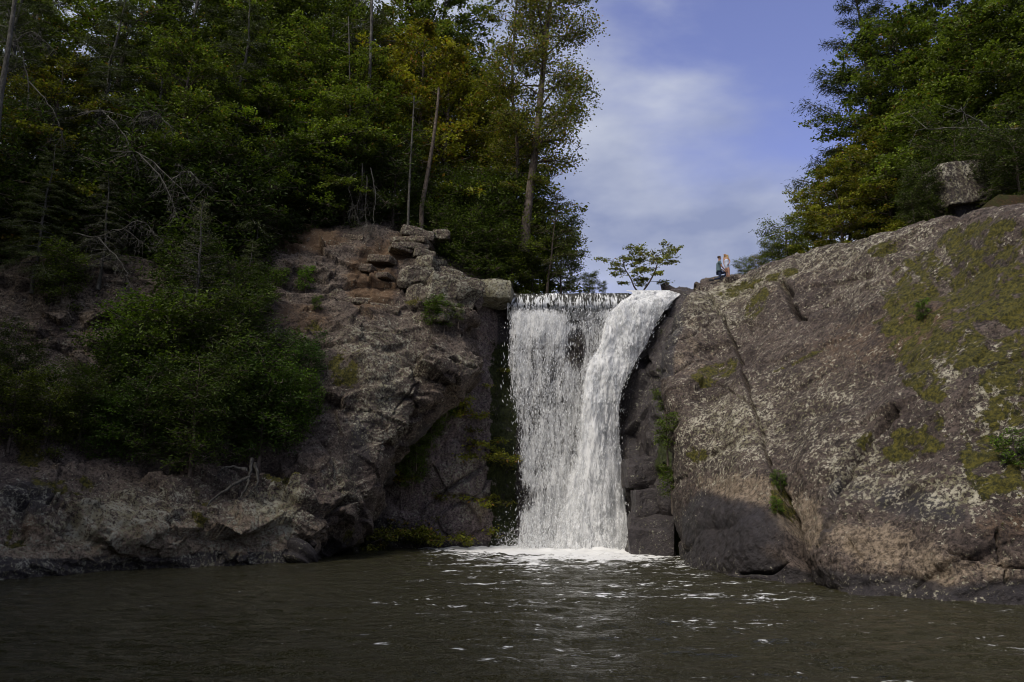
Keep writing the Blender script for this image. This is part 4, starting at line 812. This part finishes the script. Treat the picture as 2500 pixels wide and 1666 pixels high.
for px, py, Y, sc, lab in [(2270, 545, 33.5, .8, 'dark bush at the foot of the square boulder'), (2235, 556, 33, .55, 'low bush on the skyline before the square boulder'), (2445, 500, 32.5, .9, 'dark bush beyond the square boulder'), (2495, 500, 31, 1.0, 'dark bush at the frame edge past the square boulder'), (2350, 520, 36, 1.3, 'dark bush behind the square boulder')]:
    sky_bush('shrub_a', px, py, Y, sc, lab, (1, 1, .9), 'boulder_bush')
for px, py, sc, key, lab in [(430, 980, .34, 'grey_hemlock', 'feathery grey hemlock sapling in the ledge thicket'), (560, 920, .30, 'grey_hemlock', 'feathery grey hemlock sapling near the brown rock'), (330, 1000, .26, 'hemlock', 'dark hemlock sapling beside the bright green bush'), (500, 1080, .26, 'grey_hemlock', 'low grey hemlock sapling at the front of the thicket'), (600, 820, .3, 'hemlock', 'dark hemlock sapling below the black hollow'), (90, 700, .42, 'hemlock', 'dark hemlock sapling on top of the grey cliff'), (250, 690, .42, 'grey_hemlock', 'grey hemlock sapling above the pale streaked wall')]:
    p = on(PC, px, py); plant(key, 'hemlock_sapling', (p[0], p[1]-.2, p[2]-.2), lab, 'tree', 'hemlock saplings in the ledge thicket', sc, rg.uniform(0, 6), (1.2, 1.2, 1.1))
# dead wood
def dead(name, label, px, py, Y, H, sc=1., **k):
    p = W(px, py, Y); return hero(name, label, 'dead tree', p, m_bark_g, m_leaf, H=H, per=.05, cb=.1, leaf=(.09, .03), c0=(.12, .12, .09), c1=(.2, .2, .15), **k)
dead('snag', 'grey lichen-crusted snag rising from the ledge thicket', 476, 800, 34.4, 6.4, seed=31, r0=.07, spread=1.5, nb=60, el=(.2, .5), droop=.05, subn=8, prof='cone')
def limbs(name, label, cat, origin, lines, r0, seed, twigs=40, tl=.5, down=0.):
    rs = np.random.RandomState(seed); o0 = W(*origin); mb = MB(); t0, t1 = [], []
    for L in lines:
        P = catmull(np.array([W(*q) for q in L]), 14, 0)-o0; P[1:-1] += rs.normal(0, .03, P[1:-1].shape)
        mb.tube(P, r0*(1-np.linspace(0, .85, 14)), 5)
        for _ in range(twigs):
            f = rs.uniform(.15, 1); a_ = np.array([np.interp(f, np.linspace(0, 1, 14), P[:, q]) for q in range(3)]); d = rs.normal(0, 1, 3)*tl*rs.uniform(.4, 1); d[2] -= down*tl
            t0.append(a_); t1.append(a_+d)
            for _ in range(2): g_ = rs.uniform(.4, 1); t0.append(a_+d*g_); t1.append(a_+d*g_+rs.normal(0, .16, 3)*np.array((1, 1, 1))-np.array((0, 0, down*.12)))
    mb.tubes(t0, t1, r0*.22+.003, .003); o = link(name, mb.mesh(name), m_bark_g); o.location = o0; o['label'] = label; o['category'] = cat; return o
limbs('driftwood_roots', 'bare pale roots hanging over the lichen wall to the water', 'dead branch', (609, 1140, 31.4), [[(615, 1120, 31.6), (610, 1160, 31.2), (590, 1210, 30.8), (561, 1251, 30.4)], [(610, 1165, 31.2), (560, 1190, 30.6), (510, 1230, 30.2), (466, 1288, 29.6)], [(600, 1150, 31.2), (560, 1140, 31), (530, 1160, 30.7)], [(625, 1130, 31.5), (628, 1180, 31.2), (600, 1215, 31)]], .085, 41, 5, .35, .5)
limbs('hanging_roots', 'grey dead twigs hanging over the layered rocks', 'dead branch', (885, 420, 43.4), [[(885, 400, 43.4), (880, 470, 43.2), (872, 520, 43), (880, 560, 42.9)], [(905, 410, 43.4), (915, 470, 43.2), (912, 540, 43), (900, 575, 42.9)], [(895, 430, 43.2), (893, 500, 42.9), (895, 575, 42.7)], [(870, 420, 43.4), (850, 450, 43), (868, 520, 42.7)]], .04, 42, 34, .5, .8)
limbs('dead_branch', 'long pale bare branch reaching out in front of the wood behind the dome', 'dead branch', (2520, 316, 33), [[(2560, 312, 33), (2440, 318, 33), (2340, 312, 33), (2230, 320, 33.2)], [(2420, 318, 33), (2360, 280, 33), (2310, 262, 33)], [(2470, 318, 33), (2440, 330, 33), (2420, 336, 33)]], .07, 43, 14, .8)
for i, (a_, lab) in enumerate([([(270, 370, 36), (340, 375, 35.6), (420, 440, 35.2), (480, 510, 35)], 'grey dead hemlock bough drooping above the snag'), ([(190, 280, 37), (250, 270, 36.6), (330, 290, 36.2), (390, 280, 36)], 'grey dead bough high in the dark wood at left'), ([(180, 570, 35.5), (240, 580, 35.2), (300, 560, 35), (370, 610, 34.8)], 'grey dead bough just over the pale streaked wall'), ([(60, 300, 36), (70, 200, 36), (40, 100, 36), (20, 20, 36)], 'grey dead bough beside the pale trunk at the frame edge')]):
    limbs('dead_bough', lab, 'dead branch', a_[0], [a_, [a_[1], (a_[1][0]+60, a_[1][1]+70, a_[1][2]-.4), (a_[1][0]+90, a_[1][1]+150, a_[1][2]-.6)], [a_[2], (a_[2][0]+40, a_[2][1]-20, a_[2][2]), (a_[2][0]+100, a_[2][1]+30, a_[2][2])]], .045, 50+i, 46, .55, .7)
# bare trunks standing clear of the leaves
def on_any(b):
    m = np.hypot(PC[:, 0]-b[0], PC[:, 1]-b[1]) < 1.2; z = float(ground_z(b[0], b[1]))
    m &= PC[:, 2] < b[2]+.3; return float(PC[m, 2].max()) if m.any() else z
def bare_trunk(label, pts, r, bark, seed):
    b, path = rel(pts); mb = MB(); rs = np.random.RandomState(seed); P = catmull(np.array(path), 16, 0)
    gz = on_any(b)-.4; P = np.concatenate((np.array([[0, 0, min(-.6, gz-b[2])]]), P[:-1]))
    mb_r = r; mb.tube(P, r*(1-np.linspace(0, .55, 16)), 8)
    t0, t1 = [], []
    for _ in range(26):
        f = rs.uniform(.25, 1); a_ = P[int(f*15)]; d = rs.normal(0, 1, 3)*np.array((1, 1, .4))*rs.uniform(.4, 1.3); t0 += [a_, a_+d*.6]; t1 += [a_+d, a_+d*.6+rs.normal(0, .3, 3)]
    mb.tubes(t0, t1, .016, .004); o = link('bare_trunk', mb.mesh('bare_trunk'), bark); o.location = b; o['label'] = label; o['category'] = 'tree trunk'; o['group'] = 'bare trunks at the front of the wood'
bare_trunk('thick red-brown trunk leaning on the ledge above the stacked slabs', [(1030, 500, 44.8), (1045, 420, 44.9), (1058, 340, 45), (1068, 260, 45.2), (1072, 200, 45.4)], .16, m_bark, 1)
bare_trunk('thin pale trunk beside the thick red-brown trunk', [(998, 490, 43.8), (1002, 400, 43.8), (1008, 300, 43.8), (1012, 220, 44)], .08, m_bark_g, 2)
bare_trunk('grey trunk rising behind the hanging dead twigs', [(885, 450, 45), (892, 330, 45), (903, 180, 45), (908, 0, 45), (910, -80, 45)], .15, m_bark_g, 3)
bare_trunk('slender grey trunk in the dark green of the front wood', [(858, 420, 45), (855, 280, 45.2), (853, 130, 45.4), (850, 20, 45.6)], .07, m_bark_g, 4)
bare_trunk('pale mottled trunk at the frame edge in the dark wood', [(-14, 420, 33), (-2, 260, 33), (20, 120, 33), (36, 0, 33), (44, -80, 33)], .17, m_bark_g, 5)
bare_trunk('thin dark sapling stem in the black hollow', [(617, 700, 40), (620, 640, 40), (628, 580, 40), (632, 520, 40)], .04, m_bark_g, 6)

# ------------------------------------------------------------------ the couple on the dome
SKIN = plain('skin', (.36, .20, .135), .55, .08); CLOTH_S = plain('shirt_grey_green', (.09, .135, .15), .85, .15, 30); CLOTH_J = plain('dark_jeans', (.018, .028, .06), .85, .2, 30); CLOTH_D = plain('pale_romper', (.46, .52, .66), .8, .12, 30)
HAIR_B = plain('hair_blonde', (.42, .28, .12), .55, .25, 40); HAIR_D = plain('hair_brown', (.05, .03, .018), .6, .25, 40); SHOE = plain('shoe_dark', (.03, .03, .035), .7); SHOE_W = plain('shoe_tan', (.35, .26, .18), .7); EYE = plain('eye_dark', (.02, .015, .012), .3)
ZS = 259.0
def zz(zx, zy, y=0.): return ((zx-1860)/ZS, y, (712-zy)/ZS)
def skin(name, verts, rad, edges, mat, parent, root=0, sub=2):
    me = bpy.data.meshes.new(name); me.from_pydata([tuple(v) for v in verts], edges, []); o = link(name, me, mat, parent)
    md = o.modifiers.new('skin', 'SKIN'); md.use_smooth_shade = True
    for i, d in enumerate(me.skin_vertices[0].data):
        r = rad[i]; d.radius = (r, r) if not isinstance(r, tuple) else r; d.use_root = (i == root)
    ss = o.modifiers.new('sub', 'SUBSURF'); ss.levels = sub; ss.render_levels = sub; return o
class Sk:
    def __init__(s): s.v = []; s.r = []; s.e = []
    def add(s, p, r, par=None):
        s.v.append(np.array(p, float)); s.r.append(r); i = len(s.v)-1
        if par is not None: s.e.append((par, i))
        return i
    def chain(s, pts, rs_, par=None):
        ids = []
        for p, r in zip(pts, rs_): par = s.add(p, r, par); ids.append(par)
        return ids
    def hand(s, wrist, d, side):
        """palm, four unequal bent fingers, thumb from the palm's side"""
        d = np.array(d, float); d /= np.linalg.norm(d); w0 = s.v[wrist]; sv_ = np.array(side, float); up = np.cross(d, sv_)
        pm = s.add(w0+d*.055, .024, wrist); k0 = s.add(w0+d*.085, .024, pm)
        for q, l in ((-.024, .055), (-.008, .07), (.008, .066), (.024, .05)):
            a = s.add(w0+d*.10+sv_*q, .0085, k0); b = s.add(w0+d*(.10+l*.55)+sv_*q-up*.006, .008, a); s.add(w0+d*(.10+l)+sv_*q-up*.022, .007, b)
        a = s.add(w0+d*.06-sv_*.034, .010, pm); s.add(w0+d*.09-sv_*.05-up*.012, .0085, a)
pbase = W(1450+1860/5.8825, 560+712/5.8825, 42.0)
# kneeling man, facing the woman
man = empty('person', tuple(pbase), 'kneeling person in grey-green shirt and dark jeans on the dome crest', 'person')
B = Sk(); pel = B.add(zz(1797, 605), .09); ch = B.chain([zz(1797, 560), zz(1800, 510), zz(1803, 462)], [.095, .115, .125], pel)
nk = B.chain([zz(1811, 432), zz(1817, 412), zz(1820, 392), zz(1819, 372)], [.058, .062, .088, .075], ch[-1]); B.add(zz(1846, 394), .016, nk[2]); B.add(zz(1838, 408), .03, nk[1])
for sgn in (-1, 1):
    sh = B.add(zz(1808, 455, sgn*.17), .06, ch[-1]); el_ = B.add(zz(1832, 535, sgn*.20), .043, sh); wr = B.add(zz(1896, 590, sgn*.07), .030, el_); B.hand(wr, (.8, -sgn*.15, -.45), (0, 1, 0))
hpL = B.add(zz(1797, 620, -.09), .09, pel); knL = B.add(zz(1806, 708, -.10), .062, hpL); anL = B.add(zz(1700, 728, -.10), .042, knL); B.add(zz(1668, 742, -.10), .034, anL)
hpR = B.add(zz(1800, 612, .09), .09, pel); knR = B.add(zz(1920, 606, .11), .062, hpR); anR = B.add(zz(1868, 704, .11), .043, knR); B.add(zz(1905, 712, .11), .036, anR)
skin('body', B.v, B.r, B.e, SKIN, man)
S_ = Sk(); a0 = S_.add(zz(1798, 512), .142); S_.chain([zz(1796, 560), zz(1795, 600), zz(1795, 622)], [.14, .15, .148], a0); c1_ = S_.add(zz(1803, 464), .146, a0); S_.add(zz(1809, 440), .075, c1_)
for sgn in (-1, 1): S_.chain([zz(1808, 455, sgn*.17), zz(1826, 512, sgn*.195)], [.076, .06], c1_)
skin('shirt', S_.v, S_.r, S_.e, CLOTH_S, man)
J = Sk(); j0 = J.add(zz(1797, 600), .14)
J.chain([zz(1797, 620, -.09), zz(1802, 665, -.10), zz(1806, 704, -.10), zz(1750, 720, -.10), zz(1704, 728, -.10)], [.104, .088, .075, .06, .052], j0)
J.chain([zz(1800, 612, .09), zz(1860, 608, .10), zz(1920, 606, .11), zz(1892, 660, .11), zz(1872, 696, .11)], [.104, .09, .076, .06, .052], j0)
skin('jeans', J.v, J.r, J.e, CLOTH_J, man)
def lump(name, c, r, mat, parent, seed=0, n=7):
    me = stone_mesh(name, 2*r[0], 2*r[1], 2*r[2], n, seed, 1.0, .03); me.polygons.foreach_set('use_smooth', np.ones(len(me.polygons), bool)); o = link(name, me, mat, parent); o.location = c; return o
lump('hair', zz(1813, 371), (.092, .086, .062), HAIR_D, man, 1)
for sgn in (-1, 1): lump('eye', zz(1842, 386, sgn*.035), (.012, .014, .012), EYE, man, 2, 3); lump('ear', zz(1812, 396, sgn*.088), (.018, .012, .03), SKIN, man, 3, 3)
for c in (zz(1672, 742, -.10), zz(1888, 712, .11)): lump('shoe', c, (.15, .065, .065), SHOE, man, 4)
# standing woman, turned to him
wom = empty('person', tuple(pbase), 'standing person with long blonde hair in a pale short romper on the dome crest', 'person')
B = Sk(); pel = B.add(zz(1928, 525), .108); ch = B.chain([zz(1926, 480), zz(1922, 440), zz(1920, 400)], [.088, .098, .10], pel)
nk = B.chain([zz(1918, 374), zz(1914, 356), zz(1912, 338), zz(1913, 320)], [.045, .056, .08, .066], ch[-1]); B.add(zz(1888, 340, -.03), .014, nk[2]); B.add(zz(1896, 353, -.02), .026, nk[1])
sh = B.add(zz(1950, 393, -.06), .05, ch[-1]); el_ = B.add(zz(1968, 446, -.10), .036, sh); wr = B.add(zz(1946, 486, -.13), .027, el_); B.hand(wr, (-.6, -.2, -.5), (0, 1, 0))
sh = B.add(zz(1892, 394, .06), .05, ch[-1]); el_ = B.add(zz(1886, 470, .05), .036, sh); wr = B.add(zz(1900, 540, .0), .027, el_); B.hand(wr, (.15, 0, -1), (0, 1, 0))
for sgn, x in ((-1, 1942), (1, 1920)):
    hp = B.add(zz(x-2, 555, sgn*.06), .088, pel); kn = B.add(zz(x, 622, sgn*.06), .056, hp); cf = B.add(zz(x+3, 652, sgn*.06), .052, kn); an = B.add(zz(x+2, 694, sgn*.06), .036, cf); B.add(zz(x-14, 708, sgn*.06), .03, an)
skin('body', B.v, B.r, B.e, SKIN, wom)
D_ = Sk(); a0 = D_.add(zz(1926, 480), .13); D_.chain([zz(1922, 440), zz(1920, 400)], [.14, .135], a0); p1 = D_.add(zz(1928, 520), .155, a0)
for sgn, x in ((-1, 1942), (1, 1920)): D_.add(zz(x-2, 560, sgn*.065), .125, p1)
skin('romper', D_.v, D_.r, D_.e, CLOTH_D, wom)
Hh = Sk(); h0 = Hh.add(zz(1921, 322, -.01), .098); Hh.chain([zz(1935, 350, -.03), zz(1940, 385, -.05), zz(1938, 415, -.06)], [.08, .07, .04], h0); Hh.chain([zz(1905, 345, .07), zz(1895, 380, .09), zz(1893, 410, .08)], [.05, .05, .03], h0)
skin('hair', Hh.v, Hh.r, Hh.e, HAIR_B, wom)
for q in (-.05, .01): lump('eye', zz(1892, 334, q-.02), (.011, .012, .010), EYE, wom, 5, 3)
for x, sgn in ((1934, -1), (1912, 1)): lump('shoe', zz(x, 710, sgn*.06), (.10, .04, .035), SHOE_W, wom, 6)
# ------------------------------------------------------------------ unseen trees added to shade the left bank, then understory
for i, (x, y, key, sc) in enumerate([(-27, 8, 'hemlock', 1.0), (-30, 15, 'broad_a', 1.0), (-33.5, 20, 'hemlock', 1.1), (-37, 25, 'broad_a', 1.1), (-24, 1, 'broad_a', 1.0)]):
    plant(key, OBJN[key], (x, y, float(ground_z(x, y))-.3), '%s, %s on the unseen hill added to shade the left bank' % (KN[key], ORD[i+1]), 'tree', 'unseen trees added to shade the left bank', sc, rg.uniform(0, 6))
for px, py, Y, sc, key, lab in [(20, 660, 37, 1.7, 'shrub_a', 'dark understory bush at the frame edge over the grey cliff'), (110, 655, 37.5, 1.9, 'shrub_a', 'dark understory bush over the grey cliff, second from the frame edge'), (200, 650, 38, 1.7, 'shrub_b', 'understory bush right above the pale streaked wall'), (300, 650, 38.4, 2.0, 'shrub_a', 'dark understory bush just past the pale streaked wall'),
                          (400, 660, 39, 1.9, 'shrub_a', 'dark understory bush behind the grey snag'), (500, 665, 40, 1.9, 'shrub_a', 'dark understory bush left of the black hollow'), (590, 660, 41, 1.8, 'shrub_a', 'dark understory bush inside the black hollow'), (670, 610, 43.4, 1.7, 'shrub_a', 'dark understory bush above the layered rocks, dark end'),
                          (760, 570, 44.6, 1.6, 'shrub_a', 'dark understory bush above the middle of the layered rocks'), (840, 560, 45.2, 1.6, 'shrub_a', 'dark understory bush behind the hanging dead twigs'), (960, 550, 45.6, 1.5, 'shrub_a', 'dark understory bush behind the red-brown trunk')]:
    p = W(px, py, Y); p[2] = max(p[2]-.4, float(ground_z(p[0], p[1]))-.3) if p[2] < float(ground_z(p[0], p[1])) else p[2]-.4
    plant(key, 'understory_bush', p, lab, 'shrub', 'understory bushes at the front of the wood', sc, rg.uniform(0, 6), (.8, .9, .8))
